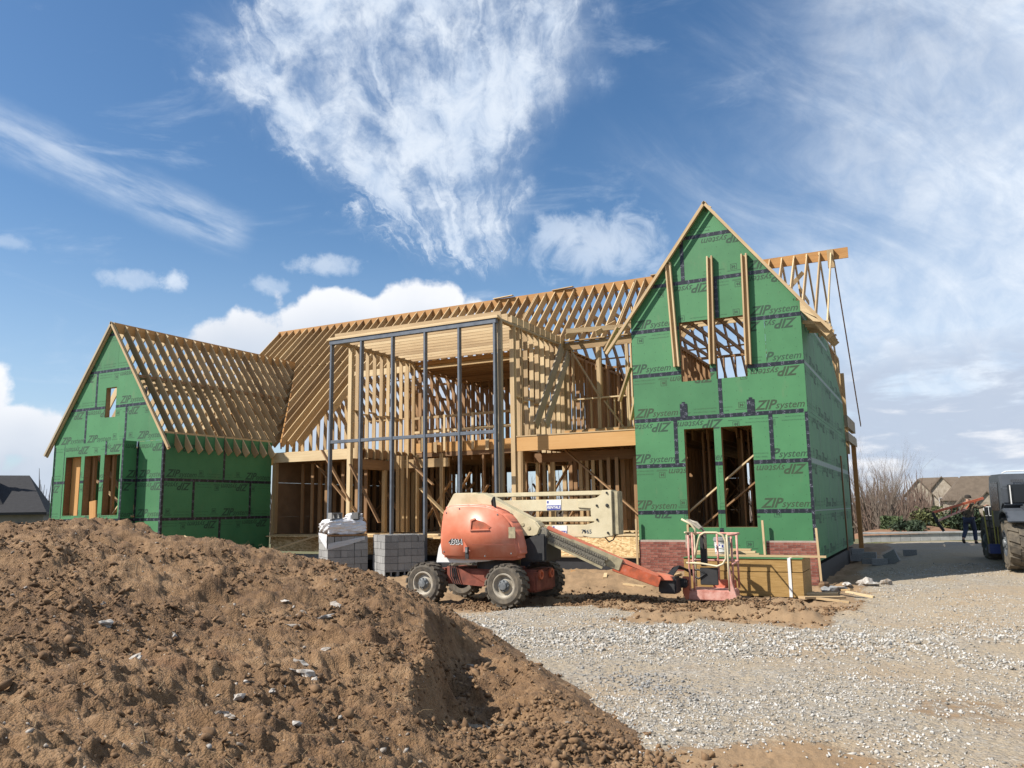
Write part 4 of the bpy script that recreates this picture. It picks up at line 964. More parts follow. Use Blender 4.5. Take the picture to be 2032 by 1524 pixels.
# ground floor, left of the bay
lum('header', (-18.5, 1.2, 3.51), (-14.68, 1.2, 3.51), .09, .34, 'spf')
for x in (-18.48, -18.40): stud(x, 1.22, .82, 3.33, .10, .14, 'tan')
for x in (-17.75, -17.3, -16.6, -16.55, -15.9, -15.3, -14.9): stud(x, 1.9, .82, 3.3, .12 if x != -16.6 else .2, .05, 'old_shaded')
lum('brace', (-17.0, 1.7, 3.3), (-15.0, 1.7, 1.4), .038, .13, 'old_shaded', (0, 1, 0)); lum('brace', (-15.9, .75, 3.65), (-14.5, .55, 1.9), .038, .13, 'old_shaded', (0, 1, 0)); lum('brace', (-14.4, .4, 3.1), (-13.2, .4, 1.2), .038, .13, 'old_shaded', (0, 1, 0))
lum('rim_board', (-18.5, 1.17, .48), (-14.7, 1.17, .48), .03, .52, 'osb'); lum('sole_plate', (-18.5, 1.2, .78), (-14.7, 1.2, .78), .14, .05, 'tan')
lum('rim_board', (-14.6, .68, .50), (-4.47, .68, .50), .03, .56, 'osb'); lum('sole_plate', (-14.6, .72, .81), (-4.47, .72, .81), .16, .05, 'spf'); lum('ledger', (-14.6, .655, .205), (-4.47, .655, .205), .05, .04, 'spf')
for q in range(4): lum('floor_board', (-8.2+q*.5, .72+.1*q, .86+.03*(q % 2)), (-5.1+.1*q, .75+.12*q, .87+.03*(q % 2)), .14, .03, 'spf')
# ground floor, right of the bay
lum('header', (-8.3, 1.7, 3.1), (-4.5, 1.7, 3.1), .09, .28, 'old_shaded')
for x in (-8.2, -7.95, -7.7, -7.65, -6.75, -6.55, -6.35, -6.1, -5.75, -5.5, -4.95, -4.7, -4.6): stud(x, 1.7 if x < -5.9 else 1.4, .82, 3.0, .10, .06, 'tan' if x < -6 else 'old_shaded')
lum('brace', (-7.1, 1.35, 3.28), (-4.6, 1.1, 1.2), .038, .14, 'old_shaded', (0, 1, 0))
stud(-4.56, .70, .82, 3.26, .12, .14, 'tan')
# ground floor inside the bay
lum('header', (XL, 3.0, 3.2), (-12.2, 3.0, 3.2), .09, .3, 'tan')
for x in (-14.3, -14.1, -13.9, -13.5, -12.5, -12.45, -11.6, -11.2, -10.8, -10.4, -9.9, -9.4, -9.0): stud(x, 4.4 if x > -12 else 3.0, .82, 3.5, .06 if x > -14 else .14, .14, 'tan' if x < -12 else 'old_shaded')
lum('brace', (-13.4, 2.7, 3.4), (-12.3, 2.7, 1.0), .038, .18, 'old_shaded', (0, 1, 0)); lum('brace', (-12.9, 2.3, 2.3), (-11.3, 2.3, .9), .038, .20, 'tan', (0, 1, 0)); lum('brace', (-12.2, 2.0, 2.4), (-13.3, 2.2, 3.2), .038, .12, 'old_shaded', (0, 1, 0))
# floors and deep framing
mb = MB(); mb.box(-18.5, -.05, .9, 11.4, .72, .76); mb.box(-14.5, -8.5, -.3, .9, .72, .76); mb.box(-4.4, -.05, .18, .9, .72, .76); mb.box(-23.9, -18.6, -3.3, 1.1, .72, .76); mb.build('ground_floor_deck', M['osb'], house)
mb = MB(); mb.box(-18.5, XL-.07, 1.3, 11.4, 3.68, 3.71); mb.box(XL-.07, XR+.07, 4.46, 11.4, 3.68, 3.71); mb.box(XR+.07, -.05, 4.4, 11.4, 3.68, 3.71); mb.box(-4.4, -.05, .18, 4.4, 3.68, 3.71); mb.box(-23.9, -18.5, 1.3, 11.4, 3.68, 3.71); mb.build('upper_floor_deck', M['osb'], house)
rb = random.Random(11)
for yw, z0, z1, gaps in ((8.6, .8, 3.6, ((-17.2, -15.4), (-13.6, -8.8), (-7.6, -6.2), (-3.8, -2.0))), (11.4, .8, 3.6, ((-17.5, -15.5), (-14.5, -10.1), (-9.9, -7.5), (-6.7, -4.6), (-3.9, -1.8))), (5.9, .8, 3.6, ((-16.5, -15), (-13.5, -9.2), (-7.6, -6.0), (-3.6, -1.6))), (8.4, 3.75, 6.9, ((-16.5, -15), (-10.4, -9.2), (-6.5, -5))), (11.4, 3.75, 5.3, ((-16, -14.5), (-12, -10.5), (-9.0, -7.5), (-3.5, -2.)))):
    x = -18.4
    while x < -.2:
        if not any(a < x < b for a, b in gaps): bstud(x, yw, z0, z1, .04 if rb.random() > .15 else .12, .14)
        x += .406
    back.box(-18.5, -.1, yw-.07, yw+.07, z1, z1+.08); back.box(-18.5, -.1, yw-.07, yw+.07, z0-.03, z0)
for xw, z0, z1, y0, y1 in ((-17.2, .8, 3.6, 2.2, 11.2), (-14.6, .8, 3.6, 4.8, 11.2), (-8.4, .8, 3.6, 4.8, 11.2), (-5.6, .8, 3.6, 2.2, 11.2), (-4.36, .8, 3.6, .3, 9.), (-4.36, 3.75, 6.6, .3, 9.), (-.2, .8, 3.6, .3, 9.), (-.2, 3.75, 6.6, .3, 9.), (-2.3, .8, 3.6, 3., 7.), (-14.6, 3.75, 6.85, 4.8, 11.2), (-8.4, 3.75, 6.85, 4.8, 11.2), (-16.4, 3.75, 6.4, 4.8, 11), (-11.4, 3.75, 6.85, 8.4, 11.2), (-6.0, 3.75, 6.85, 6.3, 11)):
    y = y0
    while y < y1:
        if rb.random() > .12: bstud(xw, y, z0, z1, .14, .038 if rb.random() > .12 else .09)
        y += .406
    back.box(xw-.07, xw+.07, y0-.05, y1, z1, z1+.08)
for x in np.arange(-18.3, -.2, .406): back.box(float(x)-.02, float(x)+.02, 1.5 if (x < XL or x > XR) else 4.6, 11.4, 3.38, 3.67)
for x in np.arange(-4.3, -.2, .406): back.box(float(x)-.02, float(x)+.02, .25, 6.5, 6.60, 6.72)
for k in range(46):
    x = rb.uniform(-18, -1); y = rb.choice([3.4, 5.8, 8.5, 11.3]); z = .8; L = rb.uniform(1.2, 2.4)
    back.beam((x, y-.1, z+rb.uniform(0, .6)), (x+L*rb.choice([-1, 1])*.6, y-.1, z+L), .038, .14, (0, 1, 0))
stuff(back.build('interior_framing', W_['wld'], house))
RB = ((0, 11.5, 0), (-1, 0, 0), (0, 1, 0)); rbo = [(.1, .1), (18.5, .1), (18.5, 4.0), (.1, 4.0)]
rbw = [(-b, .9, -a, 3.2) for a, b in ((-17.4, -15.6), (-14.4, -12.8), (-12.4, -10.2), (-9.8, -7.6), (-6.6, -4.7), (-3.8, -1.9))]+[(-b, 4.6, -a, 6.0) for a, b in ((-15.6, -14.6), (-11.8, -10.6), (-8.8, -7.6), (-3.4, -2.4))]
for k in range(-1, 3): sheathe(*RB, [.1, 2.6, 5.0, 7.5, 9.9, 12.4, 14.8, 18.5], max(.1, row(k)), min(4.0, row(k+1)), rbo, rbw, 0, mat='shade_ply', prt=False)
LI = ((W0, 0, 0), (0, -1, 0), (-1, 0, 0)); lio = [(-4.4, .3), (-.02, .3), (-.02, 6.6), (-4.4, 6.6)]
for k in range(-1, 5): sheathe(*LI, [-4.4, -2.0, -.02], max(.3, row(k)), min(6.6, row(k+1)), lio, [], 1, prt=False)
LE = ((-18.46, 0, 0), (0, -1, 0), (-1, 0, 0))
for k in range(-1, 2): sheathe(*LE, [-12.9, -10.5, -8.0, -5.6, -3.2, -1.2], max(.1, row(k)), min(3.6, row(k+1)), [(-12.9, .1), (-1.2, .1), (-1.2, 3.8), (-12.9, 3.8)], [], 1, mat='shade_ply', prt=False)
# braces seen through the front windows
lum('brace', (-3.25, .45, 1.36), (-1.30, .45, 2.93), .038, .14, 'spf', (0, 1, 0)); lum('brace', (-3.1, .55, .85), (-1.25, .55, 2.3), .038, .14, 'old_shaded', (0, 1, 0)); lum('brace', (-2.6, .7, .85), (-2.2, .7, 2.0), .038, .14, 'old_shaded', (0, 1, 0))
lum('header', (-3.2, .11, 3.68), (-1.3, .11, 3.68), .09, .22, 'old_shaded'); 
for x in (-3.0, -2.85, -2.55, -1.95, -1.75, -1.5): stud(x, 1.6, .8, 3.6, .05, .12, 'old_shaded')
lum('header', (-3.2, .12, 6.53), (-1.2, .12, 6.53), .09, .2, 'spf')
for y in (1.0, 1.4, 1.8): lum('ceiling_joist', (-4.3, y, 6.75), (-.1, y, 6.75), .038, .2, 'spf')

# ------------------------------------------------------------------ boom lift
lift = thing('boom_lift', 'faded orange and cream boom lift parked before the house with arm lowered', 'boom lift', (-6.0, -5.6, G))
def wheel(parent, cx, cy, cz, Rr, wd, face, nl=18, tread='lug', name='wheel', rimm='rim', ax=None, rrim=.56):
    """tyre, rim and hub; axis along y (or ax), face = -1 towards -y"""
    e = bpy.data.objects.new(name, None); C.objects.link(e); e.empty_display_size = .1
    A = Matrix.Translation((cx, cy, cz)) @ (ax if ax is not None else Matrix.Identity(4)) @ Matrix.Rotation(math.pi/2 if face < 0 else -math.pi/2, 4, 'X')   # local +z = outward
    e.matrix_basis = Matrix.Translation((cx, cy, cz)); e.parent = parent; e.matrix_parent_inverse = parent.matrix_basis.inverted()
    h = wd/2; q = MB(); ri = Rr*rrim
    q.lathe([(ri, h-.02), (ri+.02, h), (Rr*.80, h+.012), (Rr*.92, h-.015), (Rr*.955, h-.05), (Rr*.955, -h+.05), (Rr*.92, -h+.015), (Rr*.8, -h-.01), (ri, -h+.02)], 40, A)
    for k in range(nl):
        for sd in (-1, 1):
            t = 2*math.pi*(k+(.5 if sd > 0 else 0))/nl; B = A @ Matrix.Rotation(t, 4, 'Z')
            lw = math.pi*Rr/nl*.66; zc = sd*h*.52
            vs = []
            for (rr2, ex) in ((Rr*.92, 1.0), (Rr, .90)):
                for (zz, sk) in ((zc-h*.50, -sd*lw*.55), (zc+h*.50, sd*lw*.55)):
                    for yy in (-lw*ex, lw*ex): vs.append(B @ Vector((rr2, yy+sk*sd*sd*(1 if sd > 0 else -1)*.8, zz)))
            q.add(vs, [(0, 1, 3, 2), (4, 6, 7, 5), (0, 4, 5, 1), (2, 3, 7, 6), (0, 2, 6, 4), (1, 5, 7, 3)])
    ty = q.build('tyre', M['rubber'], e, fix=True)
    q = MB(); q.lathe([(ri+.015, h-.01), (ri-.02, h+.005), (ri-.04, h-.035), (ri*.78, h-.075), (ri*.6, h-.06), (ri*.56, h-.05), (.001, h-.05)], 32, A); q.build('rim', M[rimm], e, True, fix=True)
    q = MB(); q.lathe([(ri*.50, h-.052), (ri*.50, h-.02), (ri*.36, h-.012), (ri*.30, h+.03), (.001, h+.034)], 18, A)
    for k in range(8):
        t = 2*math.pi*k/8; q.lathe([(.014, h-.03), (.014, h+.008), (.001, h+.01)], 6, A @ Matrix.Translation((ri*.42*math.cos(t), ri*.42*math.sin(t), 0)))
    q.build('hub', M['hub'], e, fix=True)
    return e
Rw = .425
for (x, y, f) in ((-5.12, -6.24, -1), (-7.02, -6.24, -1), (-5.02, -4.72, 1), (-7.0, -4.72, 1)): wheel(lift, x, y, .055, Rw, .32, f)
q = MB(); q.box(-6.9, -5.3, -6.0, -4.95, .02, .34); q.build('chassis', M['rust'], lift, bevel=.03)
q = MB(); q.prism([(-6.62, .40), (-6.40, .40), (-5.72, .05), (-5.75, .0), (-6.62, .05)], -6.08, -6.0); q.build('chassis_plate', M['rust'], lift, fix=True)
for k in range(4): q = MB(); q.tube([(-6.52+.04*k, -6.12, .40), (-6.50+.05*k, -6.14, .2), (-6.42+.05*k, -6.12, .03)], .012, 6); q.build('hose', M['dark'], lift)
q = MB(); q.box(-4.98, -4.62, -5.95, -5.0, -.10, .34); q.build('axle_beam', M['rust'], lift, bevel=.04)
for y in (-5.75, -5.25):
    q = MB(); A = Matrix.Translation((-4.61, y, .24)) @ Matrix.Rotation(math.pi/2, 4, 'Y'); q.lathe([(.055, -.02), (.095, -.02), (.095, .03), (.055, .03), (.055, -.02)], 16, A); q.build('tie_down_ring', M['orange2'], lift, fix=True)
q = MB(); q.lathe([(.001, .34), (.46, .34), (.46, .55), (.001, .55)], 24, Matrix.Translation((-5.7, -5.5, 0))); q.build('turntable', M['dark'], lift, fix=True)
q = MB(); q.box(-5.0, -4.42, -5.9, -5.1, .50, 1.05); q.build('turntable_box', M['dark'], lift, bevel=.03)
q = MB(); q.prism([(-6.86, .46), (-6.10, .47), (-5.55, .52), (-5.55, .60), (-6.62, .62), (-6.70, .95), (-6.80, .78)], -6.14, -5.0); q.build('white_skirt', M['white'], lift, fix=True, bevel=.015)
hood = MB(); hood.prism([(-6.70, .92), (-6.65, .60), (-6.55, .56), (-5.8, .545), (-4.92, .545), (-4.83, .62), (-4.82, .74), (-4.93, 1.15), (-5.02, 1.32), (-5.18, 1.48), (-5.37, 1.58), (-5.60, 1.645), (-6.0, 1.675), (-6.50, 1.66), (-6.60, 1.58), (-6.65, 1.35)], -6.27, -5.05)
ho = hood.build('engine_hood', M['orange'], lift, fix=True, bevel=.07, seg=4)
for p in ho.data.polygons: p.use_smooth = True
# scooped intake, latch and slot on the hood
q = MB(); q.prism([(-5.93, 1.15), (-5.90, 1.33), (-5.82, 1.36), (-5.60, 1.29), (-5.45, 1.20), (-5.50, 1.17), (-5.72, 1.15)], -6.280, -6.272); q.build('intake_recess', M['orange2'], ho, fix=True)
q = MB(); q.prism([(-5.95, 1.13), (-5.92, 1.35), (-5.82, 1.385), (-5.80, 1.36), (-5.895, 1.325), (-5.915, 1.15), (-5.5, 1.165), (-5.48, 1.14)], -6.30, -6.27); q.build('intake_lip', M['orange'], ho, fix=True)
q = MB(); q.box(-6.06, -5.98, -6.285, -6.262, .56, .80); q.build('latch_slot', M['dark'], ho); q = MB(); q.box(-6.045, -5.995, -6.31, -6.28, .69, .79); q.build('latch', M['hub'], ho)
q = MB(); q.prism([(-6.10, .70), (-6.10, .95), (-6.02, .82), (-5.94, .72)], -6.278, -6.272); q.build('decal', M['orange2'], ho, fix=True)
def face_y(x, y, z): return Matrix.Translation((x, y, z)) @ Matrix.Rotation(math.pi/2, 4, 'X')
flat_text('lettering', '450A', .15, M['dark'], ho, face_y(-6.30, -6.2815, .86), .25, .004); flat_text('lettering', '450A', .15, M['white'], ho, face_y(-6.29, -6.2795, .852), .25, .009)
for zz in (.845,): q = MB(); q.box(-5.9, -4.9, -6.2735, -6.268, zz, zz+.008); q.build('panel_seam', M['rust'], ho)
for (bx_, bz_) in ((-6.52, 1.50), (-6.58, .70), (-5.0, .68), (-5.3, 1.45), (-6.2, 1.58), (-5.6, .62)): q = MB(); q.lathe([(.001, .008), (.014, .008), (.018, 0)], 8, face_y(bx_, -6.272, bz_)); q.build('bolt', M['hub'], ho, fix=True)
q = MB(); q.box(-5.05, -4.90, -6.281, -6.272, .98, 1.20); q.build('decal', M['creamd'], ho)
q = MB(); q.tube([(-5.52, -6.05, 1.62), (-5.50, -6.12, 1.72), (-5.44, -6.16, 1.80), (-5.42, -6.14, 1.55)], .03, 8); q.build('lifting_eye', M['dark'], lift)
# cream lift linkage
q = MB(); q.prism([(-6.98, 1.60), (-6.78, 1.92), (-6.2, 1.92), (-5.85, 1.66), (-5.95, 1.5), (-6.9, 1.5)], -5.55, -5.0); q.build('mast_head', M['cream'], lift, fix=True, bevel=.02)
for (z0, z1, x0, x1, y0, y1) in ((1.81, 1.90, -6.3, -3.3, -5.40, -5.20), (1.50, 1.74, -6.0, -3.45, -5.44, -5.18), (1.28, 1.38, -5.3, -3.35, -5.40, -5.20), (.97, 1.22, -5.0, -3.35, -5.44, -5.18)):
    q = MB(); q.box(x0, x1, y0, y1, z0, z1); q.build('lift_arm', M['cream'], lift, bevel=.012)
q = MB(); q.prism([(-3.14, 1.905), (-3.14, 1.00), (-3.40, .955), (-3.60, .96), (-3.80, 1.0), (-3.80, 1.20), (-3.52, 1.27), (-3.60, 1.40), (-3.60, 1.54), (-3.88, 1.56), (-3.88, 1.70), (-3.46, 1.76), (-3.36, 1.83), (-3.36, 1.905)], -5.47, -5.14); q.build('end_plate', M['cream'], lift, fix=True, bevel=.01)
q = MB(); q.box(-3.139, -3.02, -5.42, -5.16, 1.02, 1.88); q.build('end_box', M['creamd'], lift, bevel=.015)
for (x, z, r2) in ((-3.24, 1.85, .022), (-3.24, 1.60, .035), (-3.46, 1.60, .024), (-3.46, 1.32, .024), (-3.24, 1.06, .024), (-3.75, 1.10, .02)):
    q = MB(); q.lathe([(.001, .03), (r2*.6, .03), (r2, .012), (r2, -.01)], 14, face_y(x, -5.47, z)); q.build('pivot_pin', M['dark'], lift, fix=True)
q = MB(); q.tube([(-3.35, -5.35, .96), (-3.25, -5.4, .88), (-3.16, -5.4, .92), (-3.12, -5.35, 1.02)], .014, 6); q.build('hose', M['dark'], lift)
for (x, z) in ((-4.42, 1.52), (-4.30, 1.00)):
    yy = -5.449; q = MB(); q.box(x-.165, x+.165, yy, yy+.004, z, z+.21); s_ = q.build('rental_sticker', M['white'], lift)
    q = MB(); q.box(x-.158, x+.158, yy-.002, yy-.0005, z+.005, z+.10); q.build('sticker_band', M['blue'], s_)
    flat_text('lettering', 'RENTALS', .072, M['white'], s_, face_y(x, yy-.0035, z+.034), .25, .003); q = MB(); q.box(x-.15, x-.115, yy-.002, yy-.0005, z+.14, z+.19); q.build('sticker_mark', M['blue'], s_)
flat_text('lettering', '7965', .115, M['navy'], lift, face_y(-3.70, -5.473, 1.045), 0, .001)
q = MB(); q.prism([(-6.15, 1.86), (-5.85, 1.90), (-4.62, 1.30), (-4.52, 1.18), (-4.58, 1.03), (-4.95, .88), (-5.12, .90), (-5.3, 1.15), (-5.75, 1.55)], -5.90, -5.60); q.build('boom_bracket', M['cream'], lift, fix=True, bevel=.025)
for (x, z) in ((-4.92, 1.24), (-4.78, 1.17)): q = MB(); q.lathe([(.001, .012), (.035, .012), (.042, 0)], 14, face_y(x, -5.902, z)); q.build('pivot_pin', M['creamd'], lift, fix=True)
# main boom reaching down to the basket
p0, p1, p2 = Vector((-4.62, -5.66, 1.10)), Vector((-3.05, -5.28, .42)), Vector((-2.36, -5.08, .12))
q = MB(); q.beam(p0, p1, .17, .24); q.build('outer_boom', M['creamd'], lift, bevel=.012)
q = MB(); q.beam(p0+Vector((.15, 0, .075)), p2+Vector((0, 0, .09)), .13, .075); q.build('inner_boom', M['orange'], lift, bevel=.01)
q = MB(); q.beam(p1+Vector((-.15, -.04, -.01)), p2+Vector((.02, 0, -.03)), .14, .20); q.build('inner_boom', M['orange2'], lift, bevel=.01)
q = MB(); q.prism([(-2.75, .19), (-2.45, .27), (-2.15, .20), (-2.1, .12), (-2.5, .12)], -5.0, -4.75); q.build('boom_tip', M['orange'], lift, fix=True, bevel=.01)
a_, b_ = Vector((-4.52, -5.80, 1.12)), Vector((-3.30, -5.48, .56))
q = MB(); dn = Vector((-.4, 0, -.9)).normalized()
for k in range(30):
    for s2 in (0, 1):
        p = a_.lerp(b_, k/29)+dn*(.0+.13*s2); L, mt = frame(p, p+(b_-a_).normalized()*.04, (0, -1, 0)); q.beam(p, p+(b_-a_).normalized()*.038, .05, .06, (0, 0, 1))
q.beam(a_+dn*.065, b_+dn*.065, .03, .09); q.lathe([(.001, .04), (.10, .04), (.12, .02), (.12, -.04)], 16, face_y(-4.50, -5.82, 1.06)); q.build('cable_chain', M['chain'], lift, fix=True)
q = MB(); q.beam(a_+dn*.17, b_+dn*.20, .05, .05); q.build('chain_guide', M['creamd'], lift)
for k in range(5):
    q = MB(); o = .03*k; q.tube([(-2.85+o, -5.12, .30), (-2.62+o, -5.05, .20+.02*k), (-2.50+o, -4.95, .10), (-2.30+o, -4.8, .17), (-2.20+o, -4.6, .34+.01*k), (-2.02+o*.5, -4.45, .30), (-1.88, -4.3, .20+.02*k)], .016, 6); q.build('hose', M['dark'], lift, True)
q = MB(); q.box(-2.42, -2.06, -4.95, -4.55, -.14, .18); q.box(-2.2, -1.95, -4.6, -4.3, -.05, .12); q.build('rotator', M['dark'], lift, bevel=.03)
# basket
BX0, BX1, BY0, BY1 = -1.98, -1.10, -4.42, -3.72
pf = MB(); pf.box(BX0, BX1, BY0, BY1, -.30, -.10); pf = pf.build('platform', M['pink'], lift, bevel=.02)
q = MB(); q.prism([(BX0-.09, .16), (BX0+.03, .16), (BX0+.05, -.05), (BX0+.02, -.28), (BX0-.04, -.30), (BX0-.10, -.16)], BY0-.02, BY0+.04); q.build('corner_plate', M['orange'], pf, fix=True, bevel=.01)
q = MB(); q.prism([(BX1-.06, -.30), (BX1+.06, -.30), (BX1+.10, -.22), (BX1+.02, .05), (BX1-.02, .42), (BX1-.06, .42)], BY0-.015, BY0+.03); q.build('corner_plate', M['pink'], pf, fix=True, bevel=.008)
def rail(pts, r2=.021, m2='pink', n=8): q2 = MB(); q2.tube(pts, r2, n); return q2.build('guard_rail', M[m2], pf, True)
for (x, y, z1, m2) in ((BX0+.06, BY0, .98, 'pink'), (BX0+.14, BY0+.02, 1.03, 'pink'), (BX1-.04, BY0, .99, 'cream'), (BX1+.02, BY0+.1, .95, 'pink'), (BX0, BY1, 1.0, 'cream'), (BX1, BY1, .98, 'pink'), (-1.5, BY1, .98, 'pink')): rail([(x, y, -.1), (x, y, z1)], .022, m2)
rail([(BX0, BY0, .43), (BX0+.3, BY0, .42), (-1.36, BY0-.01, .37), (-1.24, BY0-.01, .42), (-1.18, BY0-.01, .52), (-1.17, BY0-.01, .86), (-1.22, BY0-.01, .98), (-1.34, BY0-.01, 1.03), (-1.58, BY0-.01, 1.03), (-1.67, BY0-.01, .98), (-1.71, BY0-.01, .88), (-1.80, BY0-.01, .52)], .022, 'cream')
rail([(BX0, BY1, 1.0), (BX1+.06, BY1, .99), (BX1+.08, BY0+.05, .98), (BX1-.04, BY0, .99)], .02, 'pink'); rail([(BX0, BY0, 1.03), (BX0, BY1, 1.0)], .02, 'cream'); rail([(BX1+.05, BY0, .42), (BX1+.02, BY1, .44), (BX0, BY1, .44), (BX0, BY0, .43)], .02, 'pink')
rail([(BX0-.06, BY0, 1.30), (BX0+.12, BY0+.02, 1.20), (BX0+.20, BY0+.03, 1.10), (BX0+.22, BY0+.03, .98)], .022, 'cream'); rail([(BX0+.02, BY0+.2, 1.27), (BX0+.20, BY0+.2, 1.22), (BX0+.34, BY0+.2, 1.06), (BX0+.36, BY0+.2, .7)], .026, 'grey' if False else 'rim')
q = MB(); q.beam((BX0+.02, BY0+.18, 1.28), (BX0+.30, BY0+.18, 1.10), .26, .05); q.build('control_panel', M['rim'], pf, bevel=.01)
q = MB(); q.box(BX0-.03, BX0+.10, BY0+.1, BY0+.3, .70, 1.0); q.build('control_box', M['rim'], pf, bevel=.02)
q = MB(); q.box(BX0+.24, BX0+.36, BY0+.2, BY0+.32, .35, 1.0); q.build('console_post', M['dark'], pf, bevel=.01)
q = MB(); q.box(-1.72, -1.36, BY0+.03, BY0+.06, .0, .34); q.build('tool_tray', M['dark'], pf, bevel=.01)
q = MB(); q.tube([(-1.95, BY0+.05, .26), (-1.75, BY0+.03, .30), (-1.6, BY0+.02, .22), (-1.75, BY0+.02, .12), (-1.9, BY0+.04, .2)], .02, 6); q.build('hose', M['dark'], pf, True)
q = MB(); q.box(-1.62, -1.15, BY1-.05, BY1, -.1, .06); q.build('toe_board', M['orange2'], pf)

# ------------------------------------------------------------------ stack of sheathing panels, bucket and boards on it
st_ = thing('panel_stack', 'banded stack of green topped sheathing panels behind the lift basket', 'panel stack', (-1.15, -2.65, G))
q = MB(); q.box(-2.36, .08, -3.25, -2.03, -.30, .185); q.build('panel_bundle', M['bundle'], st_)
q = MB(); q.box(-2.36, .08, -3.24, -2.02, .20, .455); q.build('panel_bundle', M['bundle'], st_)
q = MB(); q.box(-2.37, .09, -3.26, -2.02, .457, .468); q.build('top_panel', M['zip'], st_)
q = MB(); q.box(-.20, -.14, -3.264, -3.256, -.30, .47); q.box(-.20, -.14, -3.264, -2.1, .470, .473); q.build('strap', M['white'], st_)
for x in (-2.1, -1.1, -.2): q = MB(); q.box(x, x+.09, -3.2, -2.05, -.42, -.30); q.build('bearer', W_['old_shaded'], st_)
bk = thing('bucket', 'lidded pale grey plastic bucket with blue print on the panel stack', 'bucket', (-1.62, -2.78, .47))
q = MB(); q.lathe([(.001, 0), (.125, 0), (.132, .01), (.15, .32), (.15, .33)], 28, Matrix.Translation((-1.62, -2.78, .47)) @ Matrix.Diagonal((1.15, 1.15, 1.1, 1))); b1 = q.build('pail', M['conc'], bk, True)
q = MB(); q.lathe([(.158, .30), (.163, .30), (.163, .335), (.155, .345), (.155, .36), (.148, .372), (.12, .372), (.001, .368)], 28, Matrix.Translation((-1.62, -2.78, .47)) @ Matrix.Diagonal((1.15, 1.15, 1.1, 1))); q.build('lid', M['cmu'], bk, False)
q = MB()
for k in range(-6, 7):
    for (z0, z1) in ((.10, .27),):
        t0, t1 = R(-100+k*7), R(-93+k*7); q.add([(-1.62+.172*math.cos(t)*(1-.0), -2.78+.172*math.sin(t), .47+z) for z, t in ((z0, t0), (z0, t1), (z1, t1), (z1, t0))], [(0, 1, 2, 3)])
q.build('paper_label', M['white'], bk)
q = MB()
for (a, z, wa_, h2) in ((-122, .22, 12, .03), (-118, .17, 20, .022), (-96, .23, 9, .03), (-105, .13, 24, .012), (-75, .20, 10, .05)):
    t0, t1 = R(a-wa_/2), R(a+wa_/2); q.add([(-1.62+.174*math.cos(t), -2.78+.174*math.sin(t), .47+zz) for zz, t in ((z, t0), (z, t1), (z+h2, t1), (z+h2, t0))], [(0, 1, 2, 3)])
q.build('label_print', M['blue'], bk)
q = MB(); q.tube([(-1.62+.185*math.cos(R(t)), -2.78+.185*math.sin(R(t)), .47+.28-.10*math.sin(R(t+180))) for t in range(180, 361, 20)], .004, 5); q.build('handle', M['hub'], bk)
def loose(name, label, cat, p0, p1, w2, h2, mat, up=(0, 0, 1), group=None):
    o = lumber(name, p0, p1, w2, h2, mat, None, up); return tag(o, label, cat, group)
loose('lumber_board', 'long pale board laid on the panel stack, its end past the brick', 'board', (-1.9, -2.95, .50), (.52, -2.95, .495), .09, .04, 'spf')
loose('lumber_board', 'lower board of the short pile against the green wall', 'board', (-2.4, -2.35, .50), (-.92, -2.35, .50), .14, .04, 'spf')
loose('lumber_board', 'middle board of the short pile against the green wall', 'board', (-2.35, -2.33, .545), (-1.0, -2.33, .545), .14, .04, 'spf')
loose('lumber_board', 'uppermost board of the short pile against the green wall', 'board', (-2.2, -2.30, .59), (-1.10, -2.30, .59), .14, .04, 'spf')
loose('lumber_board', 'sunlit board lying in the mud right of the panel stack', 'board', (.10, -3.75, surf(.1, -3.75)+.05), (.78, -3.0, surf(.78, -3)+.05), .20, .04, 'spf')
loose('lumber_board', 'pale board end beside the bottom corner of the panel stack', 'board', (-.05, -2.9, -.27), (.62, -2.5, -.27), .10, .04, 'spf')
loose('lumber_board', 'flat board half buried in churned soil under the panel stack', 'board', (-.75, -4.35, surf(-.75, -4.35)+.03), (-.2, -4.2, surf(-.2, -4.2)+.03), .16, .03, 'tan')
loose('ramp_plank', 'brown plank leaning from the soil up to the floor edge', 'plank', (-17.9, -1.1, .0), (-16.2, 1.05, .78), .24, .045, 'tan')
loose('orange_board', 'cut orange timber board standing upright in front of the left bay', 'board', (-20.15, -4.6, .7), (-20.32, -4.55, 2.0), .30, .05, 'lvl', (0, 1, 0))
for (x, y, L, a, mat, lb) in ((-17.2, -3.95, .5, .6, 'spf', 'short pale board end sticking out of the mound by the green corner'), (-16.9, -4.1, .45, 1.2, 'spf', 'second short board end sticking out of the mound'), (-16.2, -3.9, .8, .1, 'lvl', 'reddish board lying on the mound crest below the green wall')):
    loose('board_offcut', lb, 'offcut', (x, y, .55), (x+L*math.cos(a), y, .55+L*math.sin(a)*.9), .12, .04, mat, (0, 1, 0))

orr = random.Random(31)
for (x, y) in ((-9.6, -3.9), (-8.4, -1.6), (-7.9, -2.2), (-6.1, -.6), (-4.9, -1.4), (-3.6, -2.2), (-3.3, -.9), (-2.9, -4.6), (-10.1, -.8), (.95, -3.6), (1.3, -2.2), (.8, -1.2), (-12.6, -4.6), (-9.0, -.3)):
    L = orr.uniform(.18, .75); a = orr.uniform(0, 3.14); z = surf(x, y)+.02
    o = lumber('offcut', (x, y, z), (x+L*math.cos(a), y+L*math.sin(a), surf(x+L*math.cos(a), y+L*math.sin(a))+.03), orr.choice((.09, .14)), .038, orr.choice(('spf', 'spf', 'tan', 'lvl')), None)
    tag(o, 'short timber offcut lying on the bare ground in front of the house', 'offcut', 'timber offcuts on the ground before the house')
